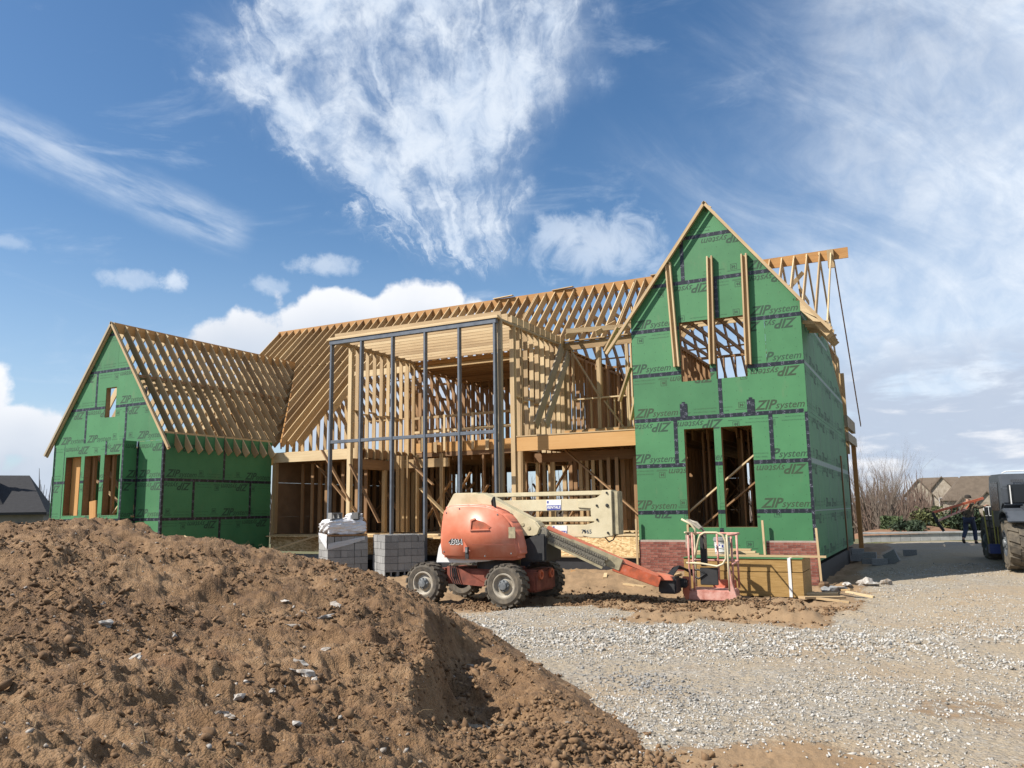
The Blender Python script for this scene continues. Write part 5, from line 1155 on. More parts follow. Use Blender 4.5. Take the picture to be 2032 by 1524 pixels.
# ------------------------------------------------------------------ concrete block cubes
def block_mesh():
    q = MB(); L, W2, H2 = .39, .19, .19; t = .03
    xs = [-L/2, -L/2+t, -t/2, t/2, L/2-t, L/2]; ys = [-W2/2, -W2/2+t, W2/2-t, W2/2]
    for i_ in range(5):
        for j_ in range(3):
            if i_ in (1, 3) and j_ == 1: continue
            q.box(xs[i_], xs[i_+1], ys[j_], ys[j_+1], 0, H2)
    me = q.mesh('block'); bm = bmesh.new(); bm.from_mesh(me); bmesh.ops.remove_doubles(bm, verts=bm.verts, dist=1e-5)
    seen = {}
    for f in bm.faces: seen.setdefault(tuple(sorted(v.index for v in f.verts)), []).append(f)
    bmesh.ops.delete(bm, geom=[f for fs in seen.values() if len(fs) > 1 for f in fs], context='FACES')
    bm.to_mesh(me); bm.free(); me.materials.append(M['cmu']); return me
BLK = block_mesh()
qs = MB(); qs.box(-.195, .195, -.095, .095, 0, .19); BLKS = qs.mesh('block'); BLKS.materials.append(M['cmu'])
def cube(corner, ang, n, label, base=-.30, holes_at=0):
    t = thing('block_cube', label, 'block stack', (corner[0], corner[1], base), None, ang)
    rb2 = random.Random(int(corner[0]*10))
    for k in range(n):
        if k % 2 == 0: cells = [(i_*.40+.2, j_*.20+.1, 0) for i_ in range(3) for j_ in range(6)]
        else: cells = [(i_*.20+.1, j_*.40+.2, 1) for i_ in range(6) for j_ in range(3)]
        for (x, y, r2) in cells:
            if .25 < x < .9 and .25 < y < .9 and k < n-1: continue
            lying = (k == 0 and n > 4 and holes_at)
            mt = Matrix.Translation((x+rb2.uniform(-.008, .008), y+rb2.uniform(-.008, .008), k*.2)) @ Matrix.Rotation(math.pi/2 if r2 else 0, 4, 'Z')
            if lying: mt = mt @ Matrix.Translation((0, .095, .095)) @ Matrix.Rotation(math.pi/2, 4, 'X')
            o = bpy.data.objects.new('block', BLK if lying or k == n-1 else BLKS); C.objects.link(o); o.matrix_basis = mt; o.parent = t
    return t
# local x runs along the shaded face to the right, local y along the sunlit face to the left
ca = R(53)
c2 = (-11.41, -1.74)
cube(c2, ca, 6, 'grey concrete block cube nearer the boom lift with hollow bottom course', -.32, 1)
c1 = (c2[0]-1.78, c2[1]-.35)
c1_ = cube(c1, ca, 6, 'grey concrete block cube draped with white plastic', -.36, 0)
# plastic wrapped load on the left cube
ux, uy = Vector((math.cos(ca), math.sin(ca), 0)), Vector((-math.sin(ca), math.cos(ca), 0))
o1 = Vector((c1[0], c1[1], .84))
pl = thing('plastic_wrapped_pack', 'crumpled white plastic wrapped pack on the left block cube', 'wrapped pack', (c1[0]+.1, c1[1]+.7, .84))
def crumple(name, x0, x1, y0, y1, z0, z1, amp, mat, seed, parent, n=26):
    rr = np.random.default_rng(seed); bm = bmesh.new(); bmesh.ops.create_cube(bm, size=1)
    bmesh.ops.subdivide_edges(bm, edges=bm.edges[:], cuts=n, use_grid_fill=True)
    P = np.array([v.co for v in bm.verts])
    u = P[:, 0]; v2 = P[:, 1]; w2 = P[:, 2]
    sq = 1-.12*(np.abs(w2*2)**4)
    X_, Y_ = u*sq*(x1-x0)+(x0+x1)/2, v2*sq*(y1-y0)+(y0+y1)/2
    Z2 = w2*(z1-z0)*(1-.18*((2*u)**4+(2*v2)**4)*(w2 > 0))+(z0+z1)/2
    ridge = 1-2*np.abs(fbm(u*3+seed, v2*3+w2*4, 1.4, 4, seed)); n2 = fbm(u*4-w2*3, v2*4+w2*5+seed, 1.7, 4, seed+5)
    k = amp*(ridge-.7+n2*1.2); nr = P/np.linalg.norm(P, axis=1)[:, None]
    W3 = o1+Vector((0, 0, 0))
    for i_, vv in enumerate(bm.verts):
        p = o1+ux*float(X_[i_]+nr[i_, 0]*k[i_])+uy*float(Y_[i_]+nr[i_, 1]*k[i_]); p.z = o1.z+float(Z2[i_]+nr[i_, 2]*k[i_]*.7); vv.co = p
    me = bpy.data.meshes.new(name); bm.to_mesh(me); bm.free(); me.materials.append(mat); 
    for pg in me.polygons: pg.use_smooth = True
    return link(name, me, parent)
crumple('wrapped_sacks', .0, 1.16, .02, 1.15, .06, .52, .05, M['plastic'], 3, pl)
crumple('plastic_bulge', .72, 1.12, .3, .8, .44, .66, .06, M['plastic'], 8, pl, 14)
q = MB()
for j_ in range(6):
    p = o1+ux*0+uy*(.2*j_); q.beam(o1+uy*(.05+.2*j_)+Vector((0, 0, .03)), o1+ux*1.18+uy*(.05+.2*j_)+Vector((0, 0, .03)), .09, .05)
q.build('pallet_slats', W_['old_shaded'], pl)
def sheet(name, pts, mat, parent, nu=14, nv=10, amp=.015, seed=1):
    """pts: four corners; a crumpled thin sheet"""
    A, B, C2, D = [Vector(p) for p in pts]; q2 = MB(); vs = []
    for j_ in range(nv+1):
        for i_ in range(nu+1):
            s2, t2 = i_/nu, j_/nv; p = A.lerp(B, s2).lerp(D.lerp(C2, s2), t2)
            n2 = float(fbm(np.array([s2*3.+seed]), np.array([t2*3.]), 1.5, 4, seed)[0]); vs.append(p+(-uy-ux)*.5*amp*(n2*2+.6)+Vector((0, 0, -amp*n2)))
    fs = [(j_*(nu+1)+i_, j_*(nu+1)+i_+1, (j_+1)*(nu+1)+i_+1, (j_+1)*(nu+1)+i_) for j_ in range(nv) for i_ in range(nu)]
    q2.add(vs, fs); o = q2.build(name, mat, parent, True); return o
e = .03
sheet('plastic_flap', (o1+uy*1.1-ux*e+Vector((0, 0, .10)), o1-ux*e-uy*e+Vector((0, 0, .06)), o1-ux*e-uy*e+Vector((0, 0, -.36)), o1+uy*1.0-ux*e+Vector((0, 0, -.05))), M['plastic'], pl, seed=4)
def clearplastic():
    m, b = new_mat('clear_plastic_film'); n = noise(tex(), 6., 5, .6)
    out(b, (.75, .77, .8), .18, n, .02, .6); b.inputs['Alpha'].default_value = .42; return m
M['film'] = clearplastic()
sheet('plastic_band', (o1-uy*e+Vector((0, 0, -.20)), o1+ux*1.1-uy*e+Vector((0, 0, -.02)), o1+ux*1.1-uy*e+Vector((0, 0, -.12)), o1-uy*e+Vector((0, 0, -.38))), M['film'], pl, seed=6)
for (a, b, zz, rzz, lb) in ((.22, .30, .50, .4, 'hollow concrete block lying on the white plastic, left one'), (.80, .25, .50, 1.1, 'concrete block lying on the white plastic beside the gathered knot')):
    p = o1+ux*a+uy*b; o = link('loose_block', BLK.copy(), None, None, Matrix.Translation((p.x, p.y, o1.z+zz)) @ Matrix.Rotation(ca+rzz, 4, 'Z') @ Matrix.Translation((0, .0, .095)) @ Matrix.Rotation(math.pi/2, 4, 'X')); tag(o, lb, 'concrete block')

# ------------------------------------------------------------------ blocks and rocks beside the right wall
for (x, y, z, r2, tilt, lb) in ((1.0, 5.9, .0, .1, 0, 'grey block standing on the gravel in the house shade, in front'), (.62, 6.9, .0, .15, 0, 'grey block at the foot of the shaded pile by the post'), (.66, 7.0, .2, -.1, 0, 'grey block on top of the shaded pile by the post'), (.2, 8.2, .0, .0, 0, 'lower grey block against the back of the green side wall'), (.22, 8.25, .2, .2, 0, 'upper grey block against the back of the green side wall'), (1.75, 8.6, 0, .1, 0, 'long flat grey block lying further back on the shaded gravel')):
    g_ = surf(x, y); o = link('concrete_block', BLKS.copy(), None, None, Matrix.Translation((x, y, g_+z)) @ Matrix.Rotation(r2, 4, 'Z') @ Matrix.Diagonal((1.1 if z < .1 and x == 1. else 1, 1, 1, 1))); tag(o, lb, 'concrete block')
q = MB(); q.box(-.21, .21, -.03, .03, 0, .36); o = q.build('paving_slab', M['cmu']); o.matrix_basis = Matrix.Translation((1.38, 6.0, surf(1.38, 6))) @ Matrix.Rotation(-.5, 4, 'Z') @ Matrix.Rotation(-.45, 4, 'Y'); tag(o, 'thin grey slab leaning on the front block in the shade', 'slab')
for i_, (x, y, sx_, sy_, sz_, m2, lb) in enumerate(((1.0, .2, .34, .22, .17, 'rock', 'broad flat tan boulder at the edge of the gravel by the house'), (1.42, .55, .14, .12, .13, 'rock', 'small white rock right of the broad boulder'), (.62, -.3, .13, .10, .10, 'rock', 'pale rock left of the broad boulder'), (.45, -.9, .2, .16, .14, 'cmu', 'grey broken rubble lump near the brick corner'), (.3, -1.3, .16, .13, .1, 'cmu', 'second grey rubble lump in front of the brick corner'), (.12, -.35, .22, .14, .16, 'clod', 'crumbly tan mortar lump at the foot of the brick corner'))):
    rv, rf = RK[i_ % len(RK)]; me = bpy.data.meshes.new('boulder'); me.from_pydata((rv*np.array([sx_, sy_, sz_])).tolist(), [], rf.tolist()); me.materials.append(M[m2]); o = link('boulder', me); o.location = (x, y, surf(x, y)+sz_*.35); o.rotation_euler = (0, 0, .3*i_); tag(o, lb, 'rock')

# ------------------------------------------------------------------ telehandler (seen from behind)
tele = thing('telehandler', 'grey blue telehandler with big lugged rear tyre at the right edge', 'telehandler', (4.75, 4.2, -.12))
TZ = -.13
TA = R(9)     # heading, turned a little left of +y
def TM(x, y, z): return Matrix.Translation((5.26, 3.7, TZ)) @ Matrix.Rotation(R(6), 4, 'Z') @ Matrix.Translation((x, y, z))
def tb(name, x0, x1, y0, y1, z0, z1, mat, bev=.03, parent=None):
    q2 = MB(); q2.box(x0, x1, y0, y1, z0, z1); q2.v = [tuple(TM(*v).to_translation()) for v in q2.v]
    return q2.build(name, M[mat], parent or tele, bevel=bev)
for (x, y) in ((-.95, 0), (.95, 0), (-.95, 2.9), (.95, 2.9)):
    p = TM(x, y, .63).to_translation(); wheel(tele, p.x, p.y, p.z, .64, .46, -1 if x < 0 else 1, 14, rimm='slate', ax=Matrix.Rotation(R(6), 4, 'Z') @ Matrix.Rotation(-math.pi/2, 4, 'Z'), rrim=.5)
def tprism(name, poly, x0, x1, mat, parent=None, bev=.02):
    q2 = MB(); q2.prism(poly, x0, x1, 'x'); q2.v = [tuple(TM(*v).to_translation()) for v in q2.v]; return q2.build(name, M[mat], parent or tele, fix=True, bevel=bev)
tb('chassis', -.62, .62, -.4, 3.6, .55, 1.1, 'dark'); tb('axle', -.75, .75, -.12, .12, .5, .76, 'dark')
tprism('rear_fender', [(-.62, 1.18), (-.40, 1.44), (0, 1.52), (.45, 1.46), (.66, 1.2), (.58, 1.2), (.4, 1.36), (0, 1.42), (-.34, 1.36), (-.54, 1.16)], -1.16, -.72, 'slate')
tb('engine_cover', -.70, .10, -.42, 1.1, 1.1, 1.62, 'slate', .05); tb('side_panel', .12, .95, -.5, 2.2, .8, 1.6, 'slate', .05)
cabn = tprism('cab', [(.40, 1.5), (.20, 1.62), (.22, 2.05), (.34, 2.40), (1.75, 2.42), (1.95, 2.1), (2.0, 1.0), (.5, 1.0)], -1.10, -.02, 'slate', None, .04)
q2 = MB(); q2.box(-.96, -.20, .17, .19, 1.66, 2.12); q2.v = [tuple(TM(*v).to_translation()) for v in q2.v]; q2.build('rear_window', M['glass'], cabn)
q2 = MB(); q2.box(-1.115, -1.105, .6, 1.7, 1.45, 2.2); q2.v = [tuple(TM(*v).to_translation()) for v in q2.v]; q2.build('side_window', M['glass'], cabn)
q2 = MB(); q2.box(-.92, -.90, .12, .16, 1.62, 2.1); q2.v = [tuple(TM(*v).to_translation()) for v in q2.v]; q2.build('wiper', M['white'], cabn)
def tface(x, y, z): return TM(x, y, z) @ Matrix.Rotation(math.pi/2, 4, 'X')
flat_text('lettering', 'BYPASS RENTAL', .088, M['dark'], cabn, TM(-.55, .205, 2.19) @ Matrix.Rotation(math.pi/2-.3, 4, 'X'), .2, .002)
for xs_ in (-.85, -.45, -.1): pass
q2 = MB(); q2.tube([TM(-1.0, .5, 2.42).to_translation(), TM(-.9, .5, 2.47).to_translation(), TM(-.1, .5, 2.48).to_translation(), TM(0, .5, 2.42).to_translation()], .014, 6); q2.build('roof_bar', M['white'], cabn)
q2 = MB(); q2.lathe([(.001, .12), (.045, .12), (.055, .02), (.06, .02), (.06, 0)], 14, TM(-.02, .62, 2.43)); q2.build('beacon', M['amber'], cabn, fix=True)
q2 = MB(); q2.beam(TM(.42, -.2, 1.5).to_translation(), TM(.42, 3.4, 1.2).to_translation(), .36, .42); q2.build('boom', M['bluep'], tele, bevel=.03)
q2 = MB(); q2.beam(TM(.42, -.3, 1.2).to_translation(), TM(.30, -.2, 2.75).to_translation(), .16, .22, (0, 1, 0)); q2.build('boom_mast', M['bluep'], tele, bevel=.02)
tb('rear_plate', .0, .9, -.52, -.48, .85, 1.5, 'slate', .01); tb('tail_lamp', -.06, .05, -.44, -.42, 1.3, 1.42, 'dark', .005)
tb('mud_flap', -.72, -.66, -.55, -.5, .6, 1.4, 'dark', .005)
tb('step', -1.32, -1.06, 1.3, 1.6, .30, .55, 'bluep', .01)
for k, (xx, m2) in enumerate(((-1.30, 'yellow'), (-1.22, 'dark'), (-1.13, 'yellow'), (-1.06, 'yellow'))):
    q2 = MB(); q2.tube([TM(xx, 1.5, .5).to_translation(), TM(xx-.05+.02*k, 1.52, 1.45).to_translation()], .018, 6); q2.build('grab_rail', M[m2], tele)
tb('mirror_arm', -.05, .12, .3, .36, 1.5, 2.2, 'white', .01)

# ------------------------------------------------------------------ worker and ladder
per = thing('person', 'worker in camouflage jacket, dark cap and jeans walking with raised arm', 'person', (3.7, 14.7, 0))
PB = Vector((3.70, 14.65, -.02))
fw = Vector((.35, .94, 0)); rt = Vector((.94, -.35, 0)); upv = Vector((0, 0, 1))
def PP(r2, f2, z): return PB+rt*r2+fw*f2+upv*z
def skin(name, V, E, Rr_, mat, parent, root=0, lv=2):
    me = bpy.data.meshes.new(name); me.from_pydata([tuple(PP(*v)) for v in V], E, []); me.materials.append(mat); o = link(name, me, parent)
    o.modifiers.new('s', 'SKIN'); me.skin_vertices
    for i_, sv_ in enumerate(me.skin_vertices[0].data): sv_.radius = (Rr_[i_] if isinstance(Rr_[i_], tuple) else (Rr_[i_], Rr_[i_])); sv_.use_root = (i_ == root)
    sb = o.modifiers.new('d', 'SUBSURF'); sb.levels = lv; sb.render_levels = lv; o.modifiers['s'].use_smooth_shade = True
    return o
# one continuous body: pelvis, spine, head, arms, legs
BV = [(0, 0, .98), (0, .02, 1.18), (0, .05, 1.40), (0, .06, 1.52), (0, .08, 1.60), (0, .10, 1.72),
      (-.19, .05, 1.44), (-.27, .12, 1.20), (-.22, .30, 1.10), (.19, .05, 1.45), (.36, .10, 1.38), (.52, .25, 1.42),
      (-.10, 0, .95), (-.13, -.06, .52), (-.15, -.34, .22), (-.15, -.30, .12), (.10, 0, .95), (.11, .16, .52), (.12, .14, .10), (.12, .22, .04)]
BE = [(0, 1), (1, 2), (2, 3), (3, 4), (4, 5), (2, 6), (6, 7), (7, 8), (2, 9), (9, 10), (10, 11), (0, 12), (12, 13), (13, 14), (14, 15), (0, 16), (16, 17), (17, 18), (18, 19)]
BR_ = [(.16, .12), (.165, .12), (.18, .125), (.07, .07), (.065, .07), (.085, .10), .075, .055, .04, .075, .055, .04, .095, .065, .05, .04, .095, .065, .05, .04]
skin('body', BV, BE, BR_, M['skin'], per)
skin('jacket', [(0, 0, .90), (0, .02, 1.16), (0, .05, 1.40), (0, .06, 1.50), (-.19, .05, 1.44), (-.28, .12, 1.20), (-.24, .27, 1.11), (.19, .05, 1.45), (.36, .10, 1.38), (.49, .22, 1.415)], [(0, 1), (1, 2), (2, 3), (2, 4), (4, 5), (5, 6), (2, 7), (7, 8), (8, 9)], [(.20, .155), (.20, .15), (.21, .155), (.10, .10), .10, .08, .06, .10, .08, .06], M['camo'], per)
skin('jeans', [(0, 0, .96), (-.10, 0, .92), (-.13, -.06, .52), (-.15, -.33, .23), (.10, 0, .92), (.11, .16, .52), (.12, .14, .12)], [(0, 1), (1, 2), (2, 3), (0, 4), (4, 5), (5, 6)], [(.175, .135), .115, .085, .07, .115, .085, .075], M['jeans'], per)
for nm, A in (('boot', [(-.15, -.34, .22), (-.15, -.32, .13), (-.14, -.24, .06)]), ('boot', [(.12, .14, .14), (.12, .15, .06), (.12, .30, .045)])): skin(nm, A, [(0, 1), (1, 2)], [.065, .06, .045], M['boot'], per)
q = MB(); ct = PP(0, .10, 1.74); q.lathe([(.115, -.01), (.118, .04), (.10, .09), (.05, .12), (.001, .125)], 18, Matrix.Translation(ct)); q.beam(ct+fw*.08, ct+fw*.22, .17, .015); q.build('cap', M['cap'], per, True)
skin('hand', [(.50, .24, 1.42), (.57, .30, 1.45)], [(0, 1)], [.038, .034], M['skin'], per)
for k in range(5):
    b0 = (.56+.006*k, .28+.012*k, 1.455-.014*k); skin('finger', [b0, (b0[0]+.045, b0[1]+.03, b0[2]+.015), (b0[0]+.06, b0[1]+.055, b0[2]-.015)] if k < 4 else [(.53, .26, 1.44), (.545, .30, 1.475), (.56, .325, 1.48)], [(0, 1), (1, 2)], [.011, .010, .008], M['skin'], per, lv=1)
lad = thing('ladder', 'red fibreglass ladder with black feet held up beside the worker', 'ladder', (3.3, 14.0, 1.2))
l0, l1, m0, m1 = Vector((2.50, 13.75, 1.19)), Vector((4.25, 14.75, 1.70)), Vector((2.60, 13.95, .86)), Vector((3.95, 14.75, 1.45))
q = MB(); q.beam(l0, l1, .04, .085); q.build('rail', M['orange2'], lad); q = MB(); q.beam(m0, m1, .04, .07); q.build('rail', M['pink'], lad)
q = MB(); q.beam(l0, l0+Vector((.13, .0, -.33)), .10, .10, (1, 0, 0)); q.build('foot', M['dark'], lad); q = MB(); q.beam(m0, m0+Vector((.22, .05, -.36)), .10, .10, (1, 0, 0)); q.build('foot', M['dark'], lad)
for k in range(1, 6): q = MB(); t = .25+k*.13; q.beam(l0.lerp(l1, t), m0.lerp(m1, t), .03, .05, (0, 1, 0)); q.build('rung', M['orange2'], lad)

# ------------------------------------------------------------------ retaining wall, clay heap, far things
rw = thing('retaining_wall', 'low pale concrete block wall across the far side of the gravel', 'wall', (3, 15.5, 0))
wa0, wdir = Vector((-.3, 16.6, -.05)), Vector((.92, .39, 0)).normalized()
bmh = MB(); bmh.box(0, .39, -.1, .1, 0, .32); wm = bmh.mesh('block'); wm.materials.append(M['conc'])
for k in range(22):
    p = wa0+wdir*(.40*k); link('block', wm, rw, None, Matrix.Translation((p.x, p.y, float(gz0(np.array([p.x]), np.array([p.y]))[0])-.03)) @ Matrix.Rotation(math.atan2(wdir.y, wdir.x), 4, 'Z'))
cpz = float(gz0(np.array([3.]), np.array([18.]))[0])
q = MB(); q.beam(wa0+Vector((0, 0, cpz+.38)), wa0+wdir*8.8+Vector((0, 0, cpz+.38)), .30, .07); q.build('cap_stone', M['conc'], rw)
q = MB(); q.lathe([(2.6, -.4), (2.2, .0), (1.4, .25), (.6, .42), (.001, .45)], 24, Matrix.Translation((1.6, 22.5, .05)) @ Matrix.Diagonal((1.3, 1, 1, 1))); o = q.build('clay_heap', M['redclay'], None, True); tag(o, 'low orange clay heap behind the pale block wall', 'clay heap')

def bare_tree(loc, H, seed, label, spread=.5, stems=1, depth=5, mats=('bark', 'twig'), group=None, r0=.05, lean=.12, nm='bare_tree'):
    rr = random.Random(seed); t = thing(nm, label, 'tree', loc, group); big, small = MB(), MB(); base = Vector(loc)
    def grow(p, dv, L, r2, lv):
        pts = [p]; rad = [r2]; n = 3
        for k in range(n):
            dv = (dv+Vector((rr.uniform(-1, 1), rr.uniform(-1, 1), rr.uniform(-.3, .6)))*lean).normalized(); p = p+dv*L/n; pts.append(p); rad.append(r2*(1-.38*(k+1)/n))
        (big if lv <= 1 else small).tube(pts, rad, 5 if lv <= 1 else 3, cap=False)
        if lv >= depth: return
        for k in range(rr.choice((2, 3, 3)) if lv else 4):
            a = rr.uniform(0, 6.28); s_ = rr.uniform(.5, 1.)*spread; o2 = dv.orthogonal().normalized(); nd = (dv+(o2*math.cos(a)+dv.cross(o2)*math.sin(a))*s_+Vector((0, 0, .15))).normalized()
            i_ = rr.choice((1, 2, 3)); grow(pts[i_], nd, L*rr.uniform(.58, .85), rad[i_]*.62, lv+1)
    for s_ in range(stems):
        a = rr.uniform(0, 6.28); k = 0 if stems == 1 else rr.uniform(.1, .75)
        grow(base+Vector((math.cos(a)*.15*stems**.5, math.sin(a)*.15*stems**.5, -.1)), Vector((math.cos(a)*k, math.sin(a)*k, 1)).normalized(), H*(.26 if depth > 4 else .30)*rr.uniform(.8, 1.1), r0*rr.uniform(.7, 1), 0)
    big.build('trunk', M[mats[0]], t); small.build('crown', M[mats[1]], t)
    return t
def gzs(x, y): return float(gz0(np.array([float(x)]), np.array([float(y)]))[0])
def at_ray(px, dist):
    dv = cam_ray(px, 1000); dv = dv/math.hypot(dv.x, dv.y); p = CAM+dv*dist; return (p.x, p.y, gzs(p.x, p.y))
bare_tree(at_ray(1735, 44), 7.6, 3, 'tall leafless multi-stemmed shrub right of the house corner', .42, 10, 5, ('bark', 'bark'), None, .05, .10, 'bare_shrub')
bare_tree(at_ray(1705, 50), 6.6, 5, 'greyish leafless shrub partly hidden by the porch post', .45, 7, 5, ('bark', 'twig'), None, .045, .1, 'bare_shrub')
bare_tree(at_ray(1772, 48), 6.2, 8, 'reddish leafless shrub right of the tallest shrub', .5, 8, 5, ('twig', 'twigr'), None, .045, .1, 'bare_shrub')
bare_tree(at_ray(1818, 95), 14, 12, 'slender dark bare tree standing left of the far stone houses', .40, 3, 4, ('twig', 'twig'), None, .16, .1)
for i_, (px, dist, H, lb) in enumerate(((1862, 150, 12, 'faint bare tree above the left stone house roof'), (1893, 150, 11, 'faint bare tree between the two far house roofs'), (1908, 145, 9, 'small bare tree beside the right far house roof'))):
    bare_tree(at_ray(px, dist), H, 20+i_, lb, .5, 1, 4, ('twig', 'twig'), None, .14, .12)
# trees seen through the open frame behind the house
for i_, (x, y, H) in enumerate(((-20, 27, 8), (-15.5, 30, 7), (-11, 26, 7.5), (-7, 29, 8.5), (-3.5, 27, 6), (-25, 30, 8), (-30, 34, 9))):
    bare_tree((x, y, gzs(x, y)), H*.8, 40+i_, 'bare grey tree behind the house, seen through its open framing', .5, 3, 4, ('bark', 'twig'), 'bare trees behind the open framing', .07, .12)
def bush(loc, rx, ry, h, n, mat, label, seed, nm='evergreen_bush', leaf=.09):
    t = thing(nm, label, 'bush', loc); rr = np.random.default_rng(seed); q2 = MB(); b0 = Vector(loc); cl = rr.normal(0, .5, (14, 3))
    for k in range(n):
        c = cl[k % 14]*.9+rr.normal(0, .28, 3); c = np.clip(c, -1.2, 1.2); p = b0+Vector((c[0]*rx, c[1]*ry, max(.05, h*.5+c[2]*h*.5)))
        a = Vector(rr.normal(0, 1, 3)).normalized()*leaf*rr.uniform(.6, 1.5); b2 = Vector(rr.normal(0, 1, 3)).normalized()*leaf*.6; q2.add([p-a, p+b2, p+a, p-b2], [(0, 1, 2, 3)])
    q2.build('foliage', M[mat], t); q3 = MB()
    for k in range(5): q3.tube([b0+Vector((.1*k-.2, 0, -.1)), b0+Vector((rx*.3*(k-2)/2, 0, h*.7))], [.03, .012], 5)
    q3.build('stems', M['bark'], t); return t
for i_, (px, dist, rx, h, mat, lb) in enumerate(((1800, 42.5, .7, .7, 'leaf', 'dark evergreen bush behind the wall, right of the bare shrubs'), (1838, 45, .7, 1.3, 'leaf2', 'olive bush behind the wall near the ladder feet'), (1880, 46, .8, .9, 'leaf2', 'tall olive green bush behind the ladder'), (1900, 45, .7, 1.3, 'leaf', 'dark bush behind the worker, below the ladder'), (1930, 46, .9, .8, 'leaf', 'dark bush right of the worker, by the telehandler'), (1772, 43, .5, .9, 'leaf', 'small dark conifer bush among the bare shrubs'))):
    p = at_ray(px, dist); bush(p, rx, rx, h, 2600, mat, lb, 60+i_)
# far thicket and woods
q = MB(); rr = random.Random(5)
for k in range(5200):
    px = rr.choice((rr.uniform(1640, 1850), rr.uniform(1640, 1850), rr.uniform(1850, 2060))); dist = rr.uniform(58, 110); p = Vector(at_ray(px, dist)); H = rr.uniform(1.6, 3.6)*(1.15 if px < 1845 else .35); b0 = p+Vector((0, 0, rr.uniform(0, H*.6)))
    q.tube([b0, b0+Vector((rr.uniform(-.5, .5), rr.uniform(-.5, .5), H*.5))], [.05, .012], 3, cap=False)
stuff(q.build('thicket', M['twigr']))
q = MB()
for k in range(9000):
    px = rr.uniform(-250, 1500); dist = rr.uniform(85, 190); p = Vector(at_ray(px, dist)); H = rr.uniform(4., 9.); b0 = p+Vector((0, 0, rr.uniform(0, H*.5)))
    q.tube([b0, b0+Vector((rr.uniform(-1., 1.), rr.uniform(-1., 1.), H*.5))], [.10, .02], 3, cap=False)
stuff(q.build('far_woods', M['twig']))
# far stone houses on the right
def gable_house(loc, rzz, label, W2, D2, H2, RH, wing=None, chim=True):
    t = thing('stone_house', label, 'house', loc, None, rzz)
    def P(name, mb, mat, par=None, fix=True):
        me = mb.mesh(name); me.materials.append(mat); bm = bmesh.new(); bm.from_mesh(me); bmesh.ops.recalc_face_normals(bm, faces=bm.faces); bm.to_mesh(me); bm.free()
        o = bpy.data.objects.new(name, me); C.objects.link(o); o.parent = par or t; return o
    q2 = MB(); q2.box(-W2/2, W2/2, 0, D2, -2, H2); P('wall', q2, M['stonew'])
    q2 = MB(); e2 = .5; q2.add([(-W2/2-e2, -e2, H2), (W2/2+e2, -e2, H2), (W2/2+e2, D2+e2, H2), (-W2/2-e2, D2+e2, H2), (-W2/2+RH*.7, D2/2, H2+RH), (W2/2-RH*.7, D2/2, H2+RH)], [(0, 1, 5, 4), (1, 2, 5), (2, 3, 4, 5), (3, 0, 4), (0, 3, 2, 1)]); rf = P('roof', q2, M['roofb'])
    for (gx_, gw2, gh, gd) in (wing or []):
        q2 = MB(); q2.prism([(gx_-gw2/2, -2), (gx_+gw2/2, -2), (gx_+gw2/2, gh), (gx_, gh+gw2*.62), (gx_-gw2/2, gh)], -gd, 2.); P('gable_wall', q2, M['stonew'])
        for s_ in (-1, 1):
            q2 = MB(); q2.add([(gx_, -gd-.3, gh+gw2*.62+.25), (gx_+s_*(gw2/2+.5), -gd-.3, gh-.25), (gx_+s_*(gw2/2+.5), D2*.5, gh-.25), (gx_, D2*.5, gh+gw2*.62+.25), (gx_, -gd-.3, gh+gw2*.62+.0), (gx_+s_*(gw2/2+.5), -gd-.3, gh-.5), (gx_+s_*(gw2/2+.5), D2*.5, gh-.5), (gx_, D2*.5, gh+gw2*.62)], MB.BF); P('gable_roof', q2, M['roofb'])
        for (wx, wz) in ((gx_, gh-1.6), (gx_, gh-4.4)):
            q2 = MB(); q2.box(wx-.75, wx+.75, -gd-.08, -gd-.02, wz-.9, wz+.7); wn = P('window', q2, M['white'])
            for s_ in (-1, 1): q2 = MB(); q2.box(wx+s_*.36-.3, wx+s_*.36+.3, -gd-.12, -gd-.09, wz-.8, wz+.6); P('pane', q2, M['glass'], wn)
    return t
p = at_ray(1866, 172); gable_house((p[0], p[1], p[2]+2.2), R(-2), 'far tan stone house with brown gabled roofs, left one', 11, 9, 4.2, 3.2, [(-3.4, 4.2, 4.2, 1.), (.6, 4.6, 4.4, .6), (4.6, 3.0, 2.6, 1.6)])
p = at_ray(1962, 165); gable_house((p[0], p[1], p[2]+1.7), R(4), 'far tan stone house with steep brown roof behind the telehandler', 13, 10, 3.4, 4.4, [(-4.2, 4.6, 1.0, 3.0), (-.2, 2.6, 3.2, .5)])
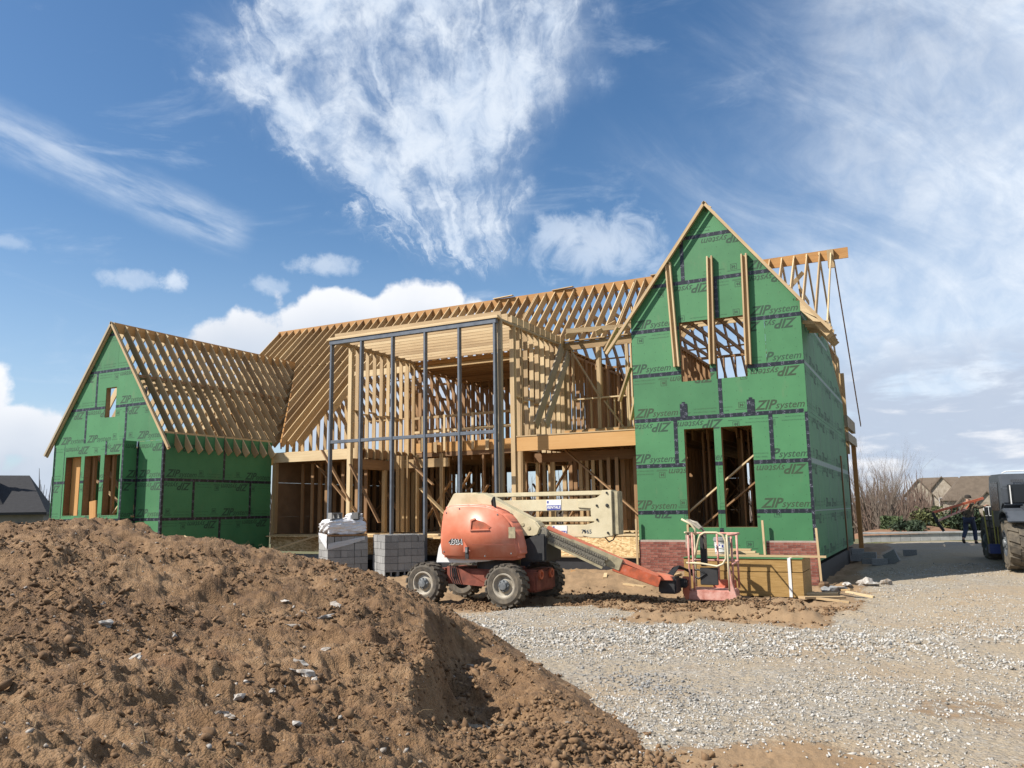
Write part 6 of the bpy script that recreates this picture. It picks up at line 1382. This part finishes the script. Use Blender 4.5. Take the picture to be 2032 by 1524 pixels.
# dark roofed neighbour on the left
nb_ = thing('neighbour_house', 'low grey brick house with dark hipped roof at the left edge', 'house', (-43, 8, -1))
dv = Vector((-.80, .60, 0)); rv_ = Vector((.60, .80, 0))       # towards the house and to its right
NB = Vector((-43.2, 6.2, 0))
def N_(a, b, z): p = NB+rv_*a+dv*b; return (p.x, p.y, z)
def nprism(name, pts, fs, mat, par=None): q2 = MB(); q2.add(pts, fs); return q2.build(name, mat, par or nb_, fix=True)
bx = lambda a0_, a1_, b0_, b1_, z0, z1: [N_(a, b, z) for z in (z0, z1) for a, b in ((a0_, b0_), (a1_, b0_), (a1_, b1_), (a0_, b1_))]
nprism('wall', bx(-9, 2.05, 0, 8, -2, 1.72), MB.BF, M['stucco'])
nprism('fascia', bx(-9.3, 2.2, -.35, 8.3, 1.66, 1.80), MB.BF, M['trim'])
nprism('roof', [N_(-9.3, -.35, 1.80), N_(2.2, -.35, 1.80), N_(2.2, 8.3, 1.80), N_(-9.3, 8.3, 1.80), N_(-9.3, 3.6, 4.0), N_(.9, 3.6, 4.0)], [(0, 1, 5, 4), (1, 2, 5), (2, 3, 4, 5), (3, 0, 4), (0, 3, 2, 1)], M['roofd'])
tw = nprism('tower_roof', [N_(-3.6, .2, 1.9), N_(.2, .2, 1.9), N_(.2, 4, 1.9), N_(-3.6, 4, 1.9), N_(-1.62, 2.4, 5.0)], [(0, 1, 4), (1, 2, 4), (2, 3, 4), (3, 0, 4), (0, 3, 2, 1)], M['roofd'])
nprism('wing_roof', [N_(-12, 3, 1.9), N_(-2.4, 3, 1.9), N_(-2.4, 9, 1.9), N_(-12, 9, 1.9), N_(-6.2, 6, 5.9), N_(-5.8, 6, 5.9)], [(0, 1, 5, 4), (1, 2, 5), (2, 3, 4, 5), (3, 0, 4), (0, 3, 2, 1)], M['roofd'])
q2 = MB(); q2.lathe([(.2, 0), (.14, .12), (.22, .2), (.10, .3), (.13, .5), (.14, .62), (.06, .9), (.001, 1.4)], 10, Matrix.Translation(N_(-1.62, 2.4, 4.95))); q2.build('finial', M['trim'], nb_, fix=True)
for a in (-3.4, .62):
    wq = nprism('window', bx(a-.42 if a > 0 else a-.6, a+.42 if a > 0 else a+.6, -.06, .02, .2, 1.22), MB.BF, M['trim'])
    nprism('pane', bx(a-.34 if a > 0 else a-.5, a+.34 if a > 0 else a+.5, -.09, -.062, .2, 1.12), MB.BF, M['glass'], wq)
